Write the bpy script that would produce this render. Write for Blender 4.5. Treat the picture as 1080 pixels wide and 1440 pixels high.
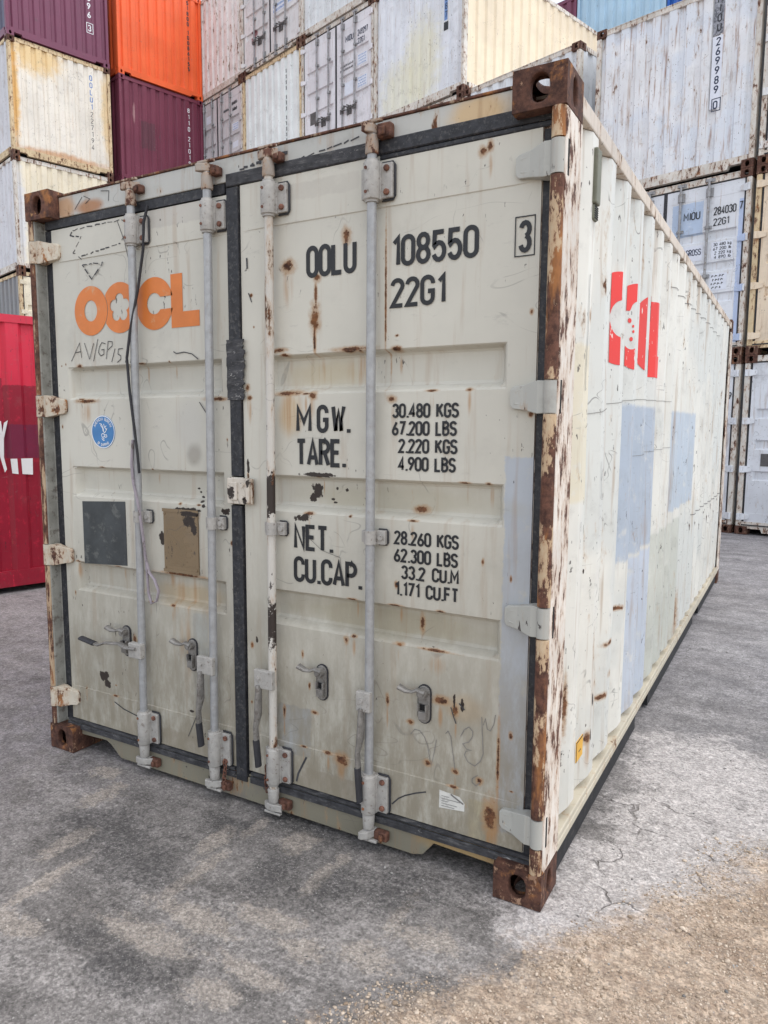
import bpy, bmesh, math, random
import numpy as np
from mathutils import Vector, Matrix, noise as mnoise

random.seed(7)
rng = np.random.default_rng(11)
scene = bpy.context.scene
for o in list(bpy.data.objects):
    bpy.data.objects.remove(o)
COL = scene.collection

# ------------------------------------------------------------------ camera
CAM_POS = Vector((3.0636, -2.1985, 1.5582))
YAW, PITCH, ROLL = 0.5344, -0.118, 0.0019
FPX = 1035.19
fwd = Vector((-math.sin(YAW) * math.cos(PITCH), math.cos(YAW) * math.cos(PITCH), math.sin(PITCH)))
rgt = Vector((math.cos(YAW), math.sin(YAW), 0))
upv = rgt.cross(fwd)
r2 = rgt * math.cos(ROLL) + upv * math.sin(ROLL)
u2 = upv * math.cos(ROLL) - rgt * math.sin(ROLL)
cam_d = bpy.data.cameras.new('camera')
cam = bpy.data.objects.new('camera', cam_d)
COL.objects.link(cam)
cam.matrix_world = Matrix(((r2.x, u2.x, -fwd.x, CAM_POS.x), (r2.y, u2.y, -fwd.y, CAM_POS.y),
                           (r2.z, u2.z, -fwd.z, CAM_POS.z), (0, 0, 0, 1)))
cam_d.sensor_fit = 'VERTICAL'
cam_d.sensor_height = 24.0
cam_d.lens = 24.0 * FPX / 1440.0
cam_d.shift_x = 32.25 / 1440.0
cam_d.shift_y = 2.49 / 1440.0
cam_d.clip_start = 0.05
cam_d.clip_end = 2000
scene.camera = cam

# ------------------------------------------------------------------ sky and sun
SUN = Vector((0.40, 0.03, 0.95)).normalized()
SUN_EL = math.asin(SUN.z)
SUN_ROT = math.atan2(SUN.x, SUN.y)
world = bpy.data.worlds.new('World')
scene.world = world
world.use_nodes = True
wn = world.node_tree
wn.nodes.clear()
sky = wn.nodes.new('ShaderNodeTexSky')
sky.sky_type = 'NISHITA'
sky.sun_disc = False
sky.sun_elevation = SUN_EL
sky.sun_rotation = SUN_ROT
sky.air_density = 1.0
sky.dust_density = 0.8
sky.ozone_density = 1.0
hs = wn.nodes.new('ShaderNodeHueSaturation')
hs.inputs['Saturation'].default_value = 0.30
bg = wn.nodes.new('ShaderNodeBackground')
bg.inputs['Strength'].default_value = 0.15
wo = wn.nodes.new('ShaderNodeOutputWorld')
wn.links.new(sky.outputs[0], hs.inputs['Color'])
wn.links.new(hs.outputs[0], bg.inputs['Color'])
wn.links.new(bg.outputs[0], wo.inputs['Surface'])
sun_d = bpy.data.lights.new('sun', 'SUN')
sun_d.energy = 0.6
sun_d.angle = math.radians(50)
sun_d.color = (1.0, 0.95, 0.87)
sun = bpy.data.objects.new('sun', sun_d)
COL.objects.link(sun)
sun.location = (20, 5, 30)
sun.rotation_euler = (-SUN).to_track_quat('-Z', 'Y').to_euler()
vs = scene.view_settings
scene.display_settings.display_device = 'sRGB'
vs.view_transform = 'Standard'
vs.look = 'None'
vs.exposure = 1.18
vs.gamma = 1.0
vs.use_curve_mapping = False
scene.render.engine = 'CYCLES'
scene.cycles.max_bounces = 6
scene.cycles.diffuse_bounces = 4
scene.cycles.use_denoising = True

# ------------------------------------------------------------------ node helper
def lin(r, g=None, b=None):
    if g is None:
        r, g, b = r
    f = lambda c: (c / 255) / 12.92 if c / 255 <= 0.04045 else ((c / 255 + 0.055) / 1.055) ** 2.4
    return (f(r), f(g), f(b))

class NT:
    """Small expression helper over a shader node tree."""
    def __init__(self, name):
        self.m = bpy.data.materials.new(name)
        self.m.use_nodes = True
        self.t = self.m.node_tree
        self.t.nodes.clear()
        tc = self.t.nodes.new('ShaderNodeTexCoord')
        self.P = tc.outputs['Object']
        self._sep = None
        self._rand = None
    def put(self, sock, v):
        if hasattr(v, 'node'):
            self.t.links.new(v, sock)
        elif v is not None:
            if sock.type == 'RGBA' and len(v) == 3:
                v = (*v, 1)
            sock.default_value = v
    def math(self, op, a, b=None, c=None):
        n = self.t.nodes.new('ShaderNodeMath')
        n.operation = op
        self.put(n.inputs[0], a)
        if b is not None: self.put(n.inputs[1], b)
        if c is not None: self.put(n.inputs[2], c)
        return n.outputs[0]
    def vec(self, op, a, b=None, c=None):
        n = self.t.nodes.new('ShaderNodeVectorMath')
        n.operation = op
        self.put(n.inputs[0], a)
        if b is not None: self.put(n.inputs[1], b)
        if c is not None: self.put(n.inputs[2], c)
        return n.outputs['Value'] if op in ('LENGTH', 'DISTANCE', 'DOT_PRODUCT') else n.outputs[0]
    def sep(self, v=None):
        n = self.t.nodes.new('ShaderNodeSeparateXYZ')
        self.put(n.inputs[0], v if v is not None else self.P)
        return n.outputs
    def rand(self):
        if self._rand is None:
            n = self.t.nodes.new('ShaderNodeObjectInfo')
            m = self.math('MULTIPLY', n.outputs['Random'], 37.0)
            c = self.t.nodes.new('ShaderNodeCombineXYZ')
            for i in range(3):
                self.put(c.inputs[i], m)
            self._rand = c.outputs[0]
        return self._rand
    def noise(self, scale, detail=4, rough=0.6, stretch=(1, 1, 1), off=0.0, rnd=True, dist=0.0):
        v = self.vec('MULTIPLY', self.P, stretch)
        if rnd:
            v = self.vec('ADD', v, self.rand())
        if off:
            v = self.vec('ADD', v, (off, off * 1.7, off * 0.6))
        n = self.t.nodes.new('ShaderNodeTexNoise')
        self.put(n.inputs['Vector'], v)
        n.inputs['Scale'].default_value = scale
        n.inputs['Detail'].default_value = detail
        n.inputs['Roughness'].default_value = rough
        n.inputs['Distortion'].default_value = dist
        return n.outputs[0]
    def voronoi(self, scale, feature='F1', rnd=True, off=0.0):
        v = self.vec('ADD', self.P, (off, off, 0)) if off else self.P
        n = self.t.nodes.new('ShaderNodeTexVoronoi')
        n.feature = feature
        self.put(n.inputs['Vector'], v)
        n.inputs['Scale'].default_value = scale
        return n
    def smooth(self, x, a, b, lo=0.0, hi=1.0):
        n = self.t.nodes.new('ShaderNodeMapRange')
        n.interpolation_type = 'SMOOTHSTEP'
        self.put(n.inputs[0], x)
        if a > b:
            a, b, lo, hi = b, a, hi, lo
        n.inputs[1].default_value = a
        n.inputs[2].default_value = b
        n.inputs[3].default_value = lo
        n.inputs[4].default_value = hi
        return n.outputs[0]
    def mul(self, a, b): return self.math('MULTIPLY', a, b)
    def add(self, a, b): return self.math('ADD', a, b)
    def mx(self, a, b): return self.math('MAXIMUM', a, b)
    def mn(self, a, b): return self.math('MINIMUM', a, b)
    def mix(self, f, a, b):
        n = self.t.nodes.new('ShaderNodeMix')
        n.data_type = 'RGBA'
        self.put(n.inputs[0], f)
        self.put(n.inputs[6], a)
        self.put(n.inputs[7], b)
        return n.outputs[2]
    def scalecol(self, col, f):
        n = self.t.nodes.new('ShaderNodeVectorMath')
        n.operation = 'SCALE'
        self.put(n.inputs[0], col)
        self.put(n.inputs['Scale'], f)
        return n.outputs[0]
    def ell(self, spots, axes='xz'):
        """running minimum of normalised ellipse distances; spots = (cu, cv, ru, rv)"""
        d = None
        for cu, cv, ru, rv in spots:
            if axes == 'xz':
                s, o = (1 / ru, 0, 1 / rv), (-cu / ru, 0, -cv / rv)
            elif axes == 'yz':
                s, o = (0, 1 / ru, 1 / rv), (0, -cu / ru, -cv / rv)
            else:
                s, o = (1 / ru, 1 / rv, 0), (-cu / ru, -cv / rv, 0)
            l = self.vec('LENGTH', self.vec('MULTIPLY_ADD', self.P, s, o))
            d = l if d is None else self.mn(d, l)
        return d
    def rect(self, u0, u1, v0, v1, axes='xz', wob=None):
        """signed distance to a rectangle, negative inside"""
        cu, cv, hu, hv = (u0 + u1) / 2, (v0 + v1) / 2, abs(u1 - u0) / 2, abs(v1 - v0) / 2
        c = {'xz': (cu, 0, cv), 'yz': (0, cu, cv), 'xy': (cu, cv, 0)}[axes]
        h = {'xz': (hu, 1e6, hv), 'yz': (1e6, hu, hv), 'xy': (hu, hv, 1e6)}[axes]
        q = self.vec('SUBTRACT', self.vec('ABSOLUTE', self.vec('SUBTRACT', self.P, c)), h)
        s = self.sep(q)
        i = {'xz': (0, 2), 'yz': (1, 2), 'xy': (0, 1)}[axes]
        d = self.mx(s[i[0]], s[i[1]])
        if wob is not None:
            d = self.add(d, wob)
        return d
    def finish(self, col, rough, bump=None, bump_d=0.002, metal=0.0, spec=0.5):
        b = self.t.nodes.new('ShaderNodeBsdfPrincipled')
        self.put(b.inputs['Base Color'], col)
        self.put(b.inputs['Roughness'], rough)
        self.put(b.inputs['Metallic'], metal)
        b.inputs['Specular IOR Level'].default_value = spec
        if bump is not None:
            n = self.t.nodes.new('ShaderNodeBump')
            n.inputs['Distance'].default_value = bump_d
            n.inputs['Strength'].default_value = 1.0
            self.put(n.inputs['Height'], bump)
            self.t.links.new(n.outputs[0], b.inputs['Normal'])
        o = self.t.nodes.new('ShaderNodeOutputMaterial')
        self.t.links.new(b.outputs[0], o.inputs['Surface'])
        return self.m

RUST_D = (0.045, 0.019, 0.012)
RUST_O = (0.36, 0.15, 0.048)

def rust_colour(n):
    k = n.noise(38, 5, 0.7, off=3.1)
    c = n.mix(n.smooth(k, 0.35, 0.62), RUST_D, (0.17, 0.075, 0.036))
    k2 = n.noise(11, 3, 0.6, off=8.3)
    return n.mix(n.smooth(k2, 0.54, 0.74, 0, 0.4), c, RUST_O)

def paint(name, base, rust=0.25, chips=0.3, streak=0.3, dirt=0.3, rough=0.5, patches=(), spots=(), runs=(), blots=(),
          axes='xz', chipcol=(0.05, 0.04, 0.04), second=None, low_grime=0.0, blue=0.15, bump=1.0, edge_noise=0.006,
          soft=(), stain=(0.30, 0.17, 0.08), patch_soft=0.004, scr=0.4):
    """weathered paint on steel"""
    n = NT(name)
    big = n.noise(1.3, 5, 0.6)
    col = n.scalecol(base, n.smooth(big, 0.3, 0.7, 0.90, 1.06))
    if second is not None:
        k = n.noise(0.9, 6, 0.55, off=21)
        col = n.mix(n.smooth(k, 0.47, 0.56), col, second)
    fine = n.noise(55, 4, 0.7, off=5)
    if patches:
        wob = n.mul(n.add(n.noise(22, 5, 0.75, off=2), -0.5), edge_noise * 6)
        pat_wear = n.smooth(n.noise(14, 6, 0.72, off=52), 0.30, 0.46, 0.45, 1.0)
        pat_tone = n.smooth(n.noise(2.2, 5, 0.6, off=57), 0.3, 0.7, 0.93, 1.07)
        for (u0, u1, v0, v1, c, a) in patches:
            f = n.smooth(n.rect(u0, u1, v0, v1, axes, wob), patch_soft, -patch_soft, 0, a)
            col = n.mix(n.mul(f, pat_wear), col, n.scalecol(c, pat_tone))
    for (cu, cv, ru, rv, c, a) in soft:
        e = n.add(n.ell([(cu, cv, ru, rv)], axes), n.mul(n.add(n.noise(7, 4, 0.6, off=13), -0.5), 0.9))
        col = n.mix(n.smooth(e, 1.1, 0.4, 0, a), col, c)
    # washed-down vertical grime
    st = n.noise(7, 4, 0.6, stretch=(4, 4, 0.25), off=9)
    col = n.mix(n.smooth(st, 0.54, 0.74, 0, streak), col, stain)
    d2 = n.noise(4.5, 6, 0.7, off=17)
    col = n.mix(n.smooth(d2, 0.52, 0.75, 0, dirt), col, (0.17, 0.155, 0.14))
    if low_grime:
        zz = n.sep()[2]
        g = n.mul(n.smooth(zz, 1.5, 0.05), n.smooth(n.noise(13, 7, 0.72, stretch=(1.6, 1.6, 0.5), off=31), 0.25, 0.62, 0.35, 1.0))
        col = n.mix(n.mul(g, low_grime), col, (0.245, 0.215, 0.16))
    if scr:
        h1 = n.math('ABSOLUTE', n.add(n.noise(1.7, 3, 0.55, stretch=(1.3, 1.3, 0.8), off=63, dist=0.4), -0.5))
        h2 = n.math('ABSOLUTE', n.add(n.noise(3.1, 2, 0.5, stretch=(0.6, 0.6, 1.6), off=73), -0.47))
        sc = n.mx(n.smooth(h1, 0.0032, 0.0012), n.smooth(h2, 0.0026, 0.001))
        sc = n.mul(sc, n.smooth(n.noise(3.7, 4, 0.65, off=67), 0.52, 0.60))
        col = n.mix(n.mul(sc, scr), col, (0.10, 0.09, 0.085))
        sm = n.mul(n.smooth(n.noise(19, 6, 0.75, stretch=(0.5, 0.5, 1.4), off=83), 0.58, 0.70), n.smooth(n.noise(1.9, 4, 0.6, off=87), 0.50, 0.62))
        col = n.mix(n.mul(sm, scr * 0.8), col, (0.22, 0.21, 0.20))
    mask = None
    hgt = n.mul(n.noise(2.2, 2, 0.5, off=41), 0.9 * bump)
    hgt = n.add(hgt, n.mul(n.noise(6.5, 3, 0.5, off=47), 0.16 * bump))
    hgt = n.add(hgt, n.mul(fine, 0.035))
    if runs:
        e = n.ell(runs, axes)
        w = n.noise(26, 3, 0.6, stretch=(1.6, 1.6, 0.08), off=12)
        f = n.mul(n.smooth(e, 1.0, 0.15), n.smooth(w, 0.36, 0.62))
        col = n.mix(n.mul(f, 0.62), col, (0.36, 0.18, 0.06))
    if spots:
        e = n.ell(spots, axes)
        w = n.mul(n.add(n.noise(42, 5, 0.72, off=6), -0.5), 2.6)
        ew = n.add(e, w)
        halo = n.smooth(n.add(e, n.mul(w, 0.8)), 2.0, 0.6, 0, 0.8)
        col = n.mix(halo, col, (0.36, 0.205, 0.095))
        mask = n.smooth(ew, 0.95, 0.55)
    # scattered rust blotches
    if rust > 0:
        r = n.noise(7.5, 8, 0.72, stretch=(1.5, 1.5, 0.5), off=1)
        th = 0.74 - 0.24 * rust
        rm = n.smooth(r, th, th + 0.035)
        bleed = n.smooth(r, th - 0.07, th + 0.02, 0, 0.45)
        col = n.mix(bleed, col, (0.40, 0.235, 0.11))
        mask = rm if mask is None else n.mx(mask, rm)
    if chips > 0:
        c1 = n.noise(48, 3, 0.6, stretch=(1.2, 1.2, 0.45), off=4)
        c2 = n.noise(2.6, 3, 0.6, off=14)
        cm = n.mul(n.smooth(c1, 0.665, 0.69), n.smooth(c2, 0.58 - 0.2 * chips, 0.68 - 0.2 * chips))
        col = n.mix(n.mul(cm, 0.9), col, chipcol)
        hgt = n.add(hgt, n.mul(cm, -0.05))
    if blots:
        e = n.ell(blots, axes)
        w = n.mul(n.add(n.noise(34, 4, 0.7, off=16), -0.5), 2.6)
        bm = n.smooth(n.add(e, w), 1.0, 0.8)
        col = n.mix(bm, col, (0.035, 0.026, 0.022))
    rg = n.smooth(big, 0.3, 0.7, rough - 0.07, rough + 0.1)
    if mask is not None:
        col = n.mix(mask, col, rust_colour(n))
        rg = n.add(rg, n.mul(mask, 0.35))
        hgt = n.add(hgt, n.mul(mask, n.add(n.mul(fine, 0.4), 0.1)))
    return n.finish(col, rg, hgt, 0.004, spec=0.35)

def rusty(name, paintcol=None, amount=0.5, orange=0.3, vertical=0.35, dark=1.0, ps=0.28):
    """mostly rust with remains of paint, streaked along z"""
    n = NT(name)
    k = n.noise(30, 6, 0.72, off=3)
    c = n.mix(n.smooth(k, 0.35, 0.65), tuple(v * dark for v in (0.055, 0.027, 0.021)), tuple(v * dark for v in (0.15, 0.07, 0.048)))
    k2 = n.noise(7, 5, 0.65, stretch=(2, 2, vertical), off=7)
    c = n.mix(n.smooth(k2, 0.60 - 0.2 * orange, 0.72 - 0.1 * orange, 0, 0.85), c, (0.36, 0.155, 0.055))
    if paintcol is not None:
        k3 = n.add(n.mul(n.noise(15, 8, 0.74, stretch=((2.2, 2.2, 0.28) if ps < 0.45 else (1.6, 1.6, 1.0 * ps)), off=11), 0.72), n.mul(n.noise(5, 6, 0.7, stretch=(1, 1, 0.6), off=91), 0.28))
        th = 0.30 + 0.4 * amount
        f = n.smooth(k3, th, th - 0.035)
        pc = n.scalecol(paintcol, n.smooth(n.noise(3, 4, 0.6, off=2), 0.3, 0.7, 0.85, 1.08))
        bl = n.smooth(k3, th - 0.12, th, 0, 0.55)
        pc = n.mix(bl, pc, (0.42, 0.25, 0.14))
        c = n.mix(f, c, pc)
    h = n.add(n.mul(k, 0.5), n.mul(n.noise(110, 3, 0.6), 0.3))
    return n.finish(c, 0.78, h, 0.003, spec=0.25)

def plain(name, col, rough=0.6, var=0.1, metal=0.0, grime=0.0, scale=14, spec=0.4, grimecol=(0.12, 0.10, 0.085), bump=0.15):
    n = NT(name)
    k = n.noise(scale, 5, 0.65)
    c = n.scalecol(col, n.smooth(k, 0.3, 0.7, 1 - var, 1 + var))
    if grime:
        g = n.noise(scale * 1.7, 6, 0.72, off=5)
        c = n.mix(n.smooth(g, 0.60 - 0.2 * grime, 0.70 - 0.15 * grime, 0, 0.85), c, grimecol)
    return n.finish(c, rough, n.mul(k, bump), 0.003, metal, spec)

# ------------------------------------------------------------------ mesh helper
class MB:
    def __init__(self):
        self.v = []
        self.f = []
        self.sm = []
    def add(self, vs, fs, smooth=False):
        o = len(self.v)
        self.v += [tuple(p) for p in vs]
        self.f += [tuple(i + o for i in f) for f in fs]
        self.sm += [smooth] * len(fs)
        return self
    def box(self, x0, x1, y0, y1, z0, z1):
        if x0 > x1: x0, x1 = x1, x0
        if y0 > y1: y0, y1 = y1, y0
        if z0 > z1: z0, z1 = z1, z0
        v = [(x, y, z) for z in (z0, z1) for y in (y0, y1) for x in (x0, x1)]
        return self.add(v, [(0, 2, 3, 1), (4, 5, 7, 6), (0, 1, 5, 4), (2, 6, 7, 3), (0, 4, 6, 2), (1, 3, 7, 5)])
    def prism_y(self, poly, y0, y1):
        """poly in (x,z), extruded along y (y0 front, facing -y), counter-clockwise seen from -y"""
        n = len(poly)
        v = [(x, y0, z) for x, z in poly] + [(x, y1, z) for x, z in poly]
        f = [tuple(range(n)), tuple(reversed(range(n, 2 * n)))]
        f += [(i, i + n, (i + 1) % n + n, (i + 1) % n) for i in range(n)]
        return self.add(v, f)
    def tube(self, path, r, seg=12, caps=True, flat=1.0):
        """round bar along a polyline; r scalar or per-point list"""
        P = [Vector(p) for p in path]
        n = len(P)
        R = r if isinstance(r, (list, tuple)) else [r] * n
        t0 = (P[1] - P[0]).normalized()
        up = Vector((0, 0, 1)) if abs(t0.z) < 0.9 else Vector((1, 0, 0))
        a = t0.cross(up).normalized()
        rings = []
        for i in range(n):
            t = (P[min(i + 1, n - 1)] - P[max(i - 1, 0)])
            t = t.normalized() if t.length > 1e-9 else t0
            a = (a - t * a.dot(t))
            a = a.normalized() if a.length > 1e-6 else t.orthogonal().normalized()
            b = t.cross(a)
            rings.append([P[i] + (a * math.cos(q) + b * math.sin(q) * flat) * R[i]
                          for q in [2 * math.pi * k / seg for k in range(seg)]])
        v = [p for ring in rings for p in ring]
        f = [(i * seg + k, i * seg + (k + 1) % seg, (i + 1) * seg + (k + 1) % seg, (i + 1) * seg + k)
             for i in range(n - 1) for k in range(seg)]
        self.add(v, f, True)
        if caps:
            self.add(rings[0], [tuple(reversed(range(seg)))])
            self.add(rings[-1], [tuple(range(seg))])
        return self
    def torus(self, c, R, r, ax, ay, seg=12, sub=6, sx=1.0, sy=1.0):
        c, ax, ay = Vector(c), Vector(ax), Vector(ay)
        pts = [c + ax * math.cos(t) * R * sx + ay * math.sin(t) * R * sy for t in [2 * math.pi * k / seg for k in range(seg + 1)]]
        return self.tube(pts, r, sub, False)
    def mesh(self, name):
        me = bpy.data.meshes.new(name)
        me.from_pydata([tuple(p) for p in self.v], [], self.f)
        me.polygons.foreach_set('use_smooth', self.sm)
        me.update()
        return me
    def build(self, name, mat, parent=None, bevel=0.0, fix=True, label=None):
        me = self.mesh(name)
        if fix:
            b = bmesh.new()
            b.from_mesh(me)
            bmesh.ops.recalc_face_normals(b, faces=b.faces)
            b.to_mesh(me)
            b.free()
        me.materials.append(mat)
        o = bpy.data.objects.new(name, me)
        COL.objects.link(o)
        if parent is not None:
            o.parent = parent
        if bevel:
            m = o.modifiers.new('bevel', 'BEVEL')
            m.width = bevel
            m.segments = 2
            m.limit_method = 'ANGLE'
        if label:
            o['label'] = label
        return o

def empty(name, label, cat, loc=(0, 0, 0), rz=0.0, group=None):
    o = bpy.data.objects.new(name, None)
    o.empty_display_size = 0.2
    COL.objects.link(o)
    o.location = loc
    o.rotation_euler = (0, 0, rz)
    o['label'] = label
    o['category'] = cat
    if group:
        o['group'] = group
    return o

def tag(o, label, cat, group=None):
    o['label'] = label
    o['category'] = cat
    if group:
        o['group'] = group
    return o

# ------------------------------------------------------------------ stroke lettering (flat print)
def arc(cx, cy, rx, ry, a0, a1, n=9):
    return [(cx + rx * math.cos(math.radians(a0 + (a1 - a0) * i / n)), cy + ry * math.sin(math.radians(a0 + (a1 - a0) * i / n)))
            for i in range(n + 1)]
W_ = 0.44
H_ = W_ / 2
def glyphs():
    h = H_
    O = arc(h, 1 - h, h, h, 90, 180, 5) + arc(h, h, h, h, 180, 360, 9) + arc(h, 1 - h, h, h, 0, 90, 5)
    g = {
        'O': [O], '0': [O], '1': [[(0.06, 0.80), (0.24, 1.0), (0.24, 0.0)]], 'I': [[(0.1, 0), (0.1, 1)]],
        'L': [[(0, 1), (0, 0), (0.40, 0)]], 'U': [[(0, 1)] + arc(h, h, h, h, 180, 360) + [(W_, 1)]],
        'T': [[(0, 1), (W_, 1)], [(h, 1), (h, 0)]], 'E': [[(0.40, 1), (0, 1), (0, 0), (0.40, 0)], [(0, 0.53), (0.35, 0.53)]],
        'F': [[(0.40, 1), (0, 1), (0, 0)], [(0, 0.53), (0.35, 0.53)]],
        'M': [[(0, 0), (0, 1), (0.27, 0.36), (0.54, 1), (0.54, 0)]], 'W': [[(0, 1), (0.14, 0), (0.29, 0.8), (0.44, 0), (0.58, 1)]],
        'N': [[(0, 0), (0, 1), (W_, 0), (W_, 1)]], 'A': [[(0, 0), (0.24, 1), (0.48, 0)], [(0.09, 0.30), (0.39, 0.30)]],
        'V': [[(0, 1), (0.23, 0), (0.46, 1)]], 'X': [[(0, 0), (0.44, 1)], [(0, 1), (0.44, 0)]], 'Y': [[(0, 1), (0.22, 0.5), (0.44, 1)], [(0.22, 0.5), (0.22, 0)]],
        'R': [[(0, 0), (0, 1), (0.2, 1)] + arc(0.2, 0.76, 0.24, 0.24, 90, -90) + [(0, 0.52)], [(0.22, 0.52), (W_, 0)]],
        'P': [[(0, 0), (0, 1), (0.2, 1)] + arc(0.2, 0.74, 0.24, 0.26, 90, -90) + [(0, 0.48)]],
        'B': [[(0, 0), (0, 1), (0.2, 1)] + arc(0.2, 0.77, 0.21, 0.23, 90, -90) + [(0, 0.54)], [(0.2, 0.54)] + arc(0.2, 0.27, 0.24, 0.27, 90, -90) + [(0, 0)]],
        'K': [[(0, 0), (0, 1)], [(0.44, 1), (0, 0.42)], [(0.14, 0.60), (0.46, 0)]],
        'C': [[(W_, 0.72)] + arc(h, 1 - h, h, h, 0, 180) + arc(h, h, h, h, 180, 360) + [(W_, 0.28)]],
        'G': [[(W_, 0.74)] + arc(h, 1 - h, h, h, 0, 180) + arc(h, h, h, h, 180, 360) + [(W_, 0.46), (0.24, 0.46)]],
        'S': [arc(h, 0.77, h, 0.23, 10, 180, 8) + arc(h, 0.76, h, 0.25, 180, 268, 4) + arc(h, 0.25, h, 0.26, 88, 0, 4) + arc(h, 0.23, h, 0.23, 0, -170, 8)],
        'H': [[(0, 0), (0, 1)], [(W_, 0), (W_, 1)], [(0, 0.52), (W_, 0.52)]],
        '2': [arc(h, 1 - h, h, h, 175, -25, 10) + [(0, 0), (W_, 0)]],
        '3': [arc(h, 0.76, h * .95, 0.24, 165, -85, 10), arc(h, 0.26, h, 0.26, 85, -165, 10)],
        '4': [[(0.32, 0), (0.32, 1), (0, 0.27), (W_, 0.27)]],
        '5': [[(0.41, 1), (0.05, 1), (0.03, 0.55)] + arc(h, 0.31, h, 0.31, 140, -160, 12)],
        '6': [[(0.34, 1), (0.05, 0.45)], arc(h, 0.25, h, 0.25, 0, 360, 14)],
        '7': [[(0, 1), (W_, 1), (0.14, 0)]],
        '8': [arc(h, 0.76, h * .9, 0.24, 0, 360, 14), arc(h, 0.26, h, 0.26, 0, 360, 14)],
        '9': [[(0.10, 0), (0.39, 0.55)], arc(h, 0.75, h, 0.25, 0, 360, 14)],
        '.': [[(0.06, -0.07), (0.06, 0.08)]], ',': [[(0.07, 0.08), (0.02, -0.12)]], '/': [[(0, 0), (0.36, 1)]],
        'k': [[(0, 0), (0, 1)], [(0.36, 0.62), (0, 0.28)], [(0.12, 0.38), (0.38, 0)]],
        'g': [arc(0.19, 0.33, 0.19, 0.30, 0, 360, 12), [(0.38, 0.62), (0.38, -0.1)] + arc(0.19, -0.1, 0.19, 0.18, 0, -150, 6)],
        'l': [[(0.08, 1), (0.08, 0)]], 'b': [[(0, 1), (0, 0)], arc(0.19, 0.31, 0.19, 0.30, 0, 360, 12)],
    }
    return g
GLY = glyphs()
def gw(c):
    if c == ' ': return 0.30
    return max(p[0] for s in GLY[c] for p in s)

def ribbon(mb, pts, w, place, k):
    """flat stroke; place(u, v, k) -> 3d point, k staggers strokes in depth"""
    P = [np.array(p, float) for p in pts]
    if len(P) < 2: return
    L, R = [], []
    closed = np.linalg.norm(P[0] - P[-1]) < 1e-6
    n = len(P)
    for i in range(n):
        a = P[i - 1] if i > 0 else (P[-2] if closed else None)
        b = P[i + 1] if i < n - 1 else (P[1] if closed else None)
        d1 = (P[i] - a) if a is not None else (b - P[i])
        d2 = (b - P[i]) if b is not None else d1
        d1 = d1 / (np.linalg.norm(d1) + 1e-12)
        d2 = d2 / (np.linalg.norm(d2) + 1e-12)
        n1 = np.array([-d1[1], d1[0]])
        n2 = np.array([-d2[1], d2[0]])
        m = n1 + n2
        l = np.linalg.norm(m)
        m = n1 if l < 0.3 else m / l
        s = min(1.0 / max(0.35, m @ n1), 1.9)
        e = np.zeros(2)
        L.append(P[i] + m * w / 2 * s)
        R.append(P[i] - m * w / 2 * s)
    v = [place(p[0], p[1], k) for p in L] + [place(p[0], p[1], k) for p in R]
    mb.add(v, [(i, i + n, i + 1 + n, i + 1) for i in range(n - 1)])

def text(mb, s, x, z, h, place, gap=0.20, stroke=0.12, width=None, wscale=1.0, k0=0):
    """one line of lettering, base line at z, left edge at x; width squeezes it to fit"""
    tot = sum(gw(c) for c in s) + gap * (len(s) - 1)
    hh = h * (1 - stroke)
    sx = hh * wscale
    if width:
        sx = (width - stroke * h) / tot
    u = x + stroke * h / 2
    k = k0
    for c in s:
        if c != ' ':
            for st in GLY[c]:
                ribbon(mb, [(u + p[0] * sx, z + stroke * h / 2 + p[1] * hh) for p in st], stroke * h, place, k)
                k = (k + 1) % 3
        u += (gw(c) + gap) * sx
    return mb

def front(y):
    return lambda u, v, k: (u, y - 0.0003 * k, v)

def scribble(mb, pts, w, place, k=0):
    ribbon(mb, pts, w, place, k)

# ------------------------------------------------------------------ corrugated sheet
def corr_profile(s0, s1, start, flat, slope, floor, depth):
    """list of (s, inward depth); outer flats begin at start + k*pitch"""
    pitch = flat + 2 * slope + floor
    pts = [(s0, 0.0)]
    k = math.floor((s0 - start) / pitch) - 1
    while True:
        b = start + k * pitch
        for s, d in ((b, 0), (b + flat, 0), (b + flat + slope, depth), (b + flat + slope + floor, depth)):
            if s0 + 1e-4 < s < s1 - 1e-4:
                pts.append((s, d))
        k += 1
        if b > s1: break
    pts.append((s1, 0.0))
    # the sheet meets its frame on an outer flat
    if len(pts) > 3 and pts[1][1] > 0: pts[0] = (s0, pts[1][1])
    if len(pts) > 3 and pts[-2][1] > 0: pts[-1] = (s1, pts[-2][1])
    return pts

def corr_wall(mb, prof, z0, z1, place, thick=0.004):
    n = len(prof)
    zs = [z0, z1]
    v = [place(s, d, z) for z in zs for s, d in prof] + [place(s, d + thick, z) for z in zs for s, d in prof]
    f = [(i, i + 1, n + i + 1, n + i) for i in range(n - 1)]
    f += [(2 * n + i, 3 * n + i, 3 * n + i + 1, 2 * n + i + 1) for i in range(n - 1)]
    mb.add(v, f)

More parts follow.
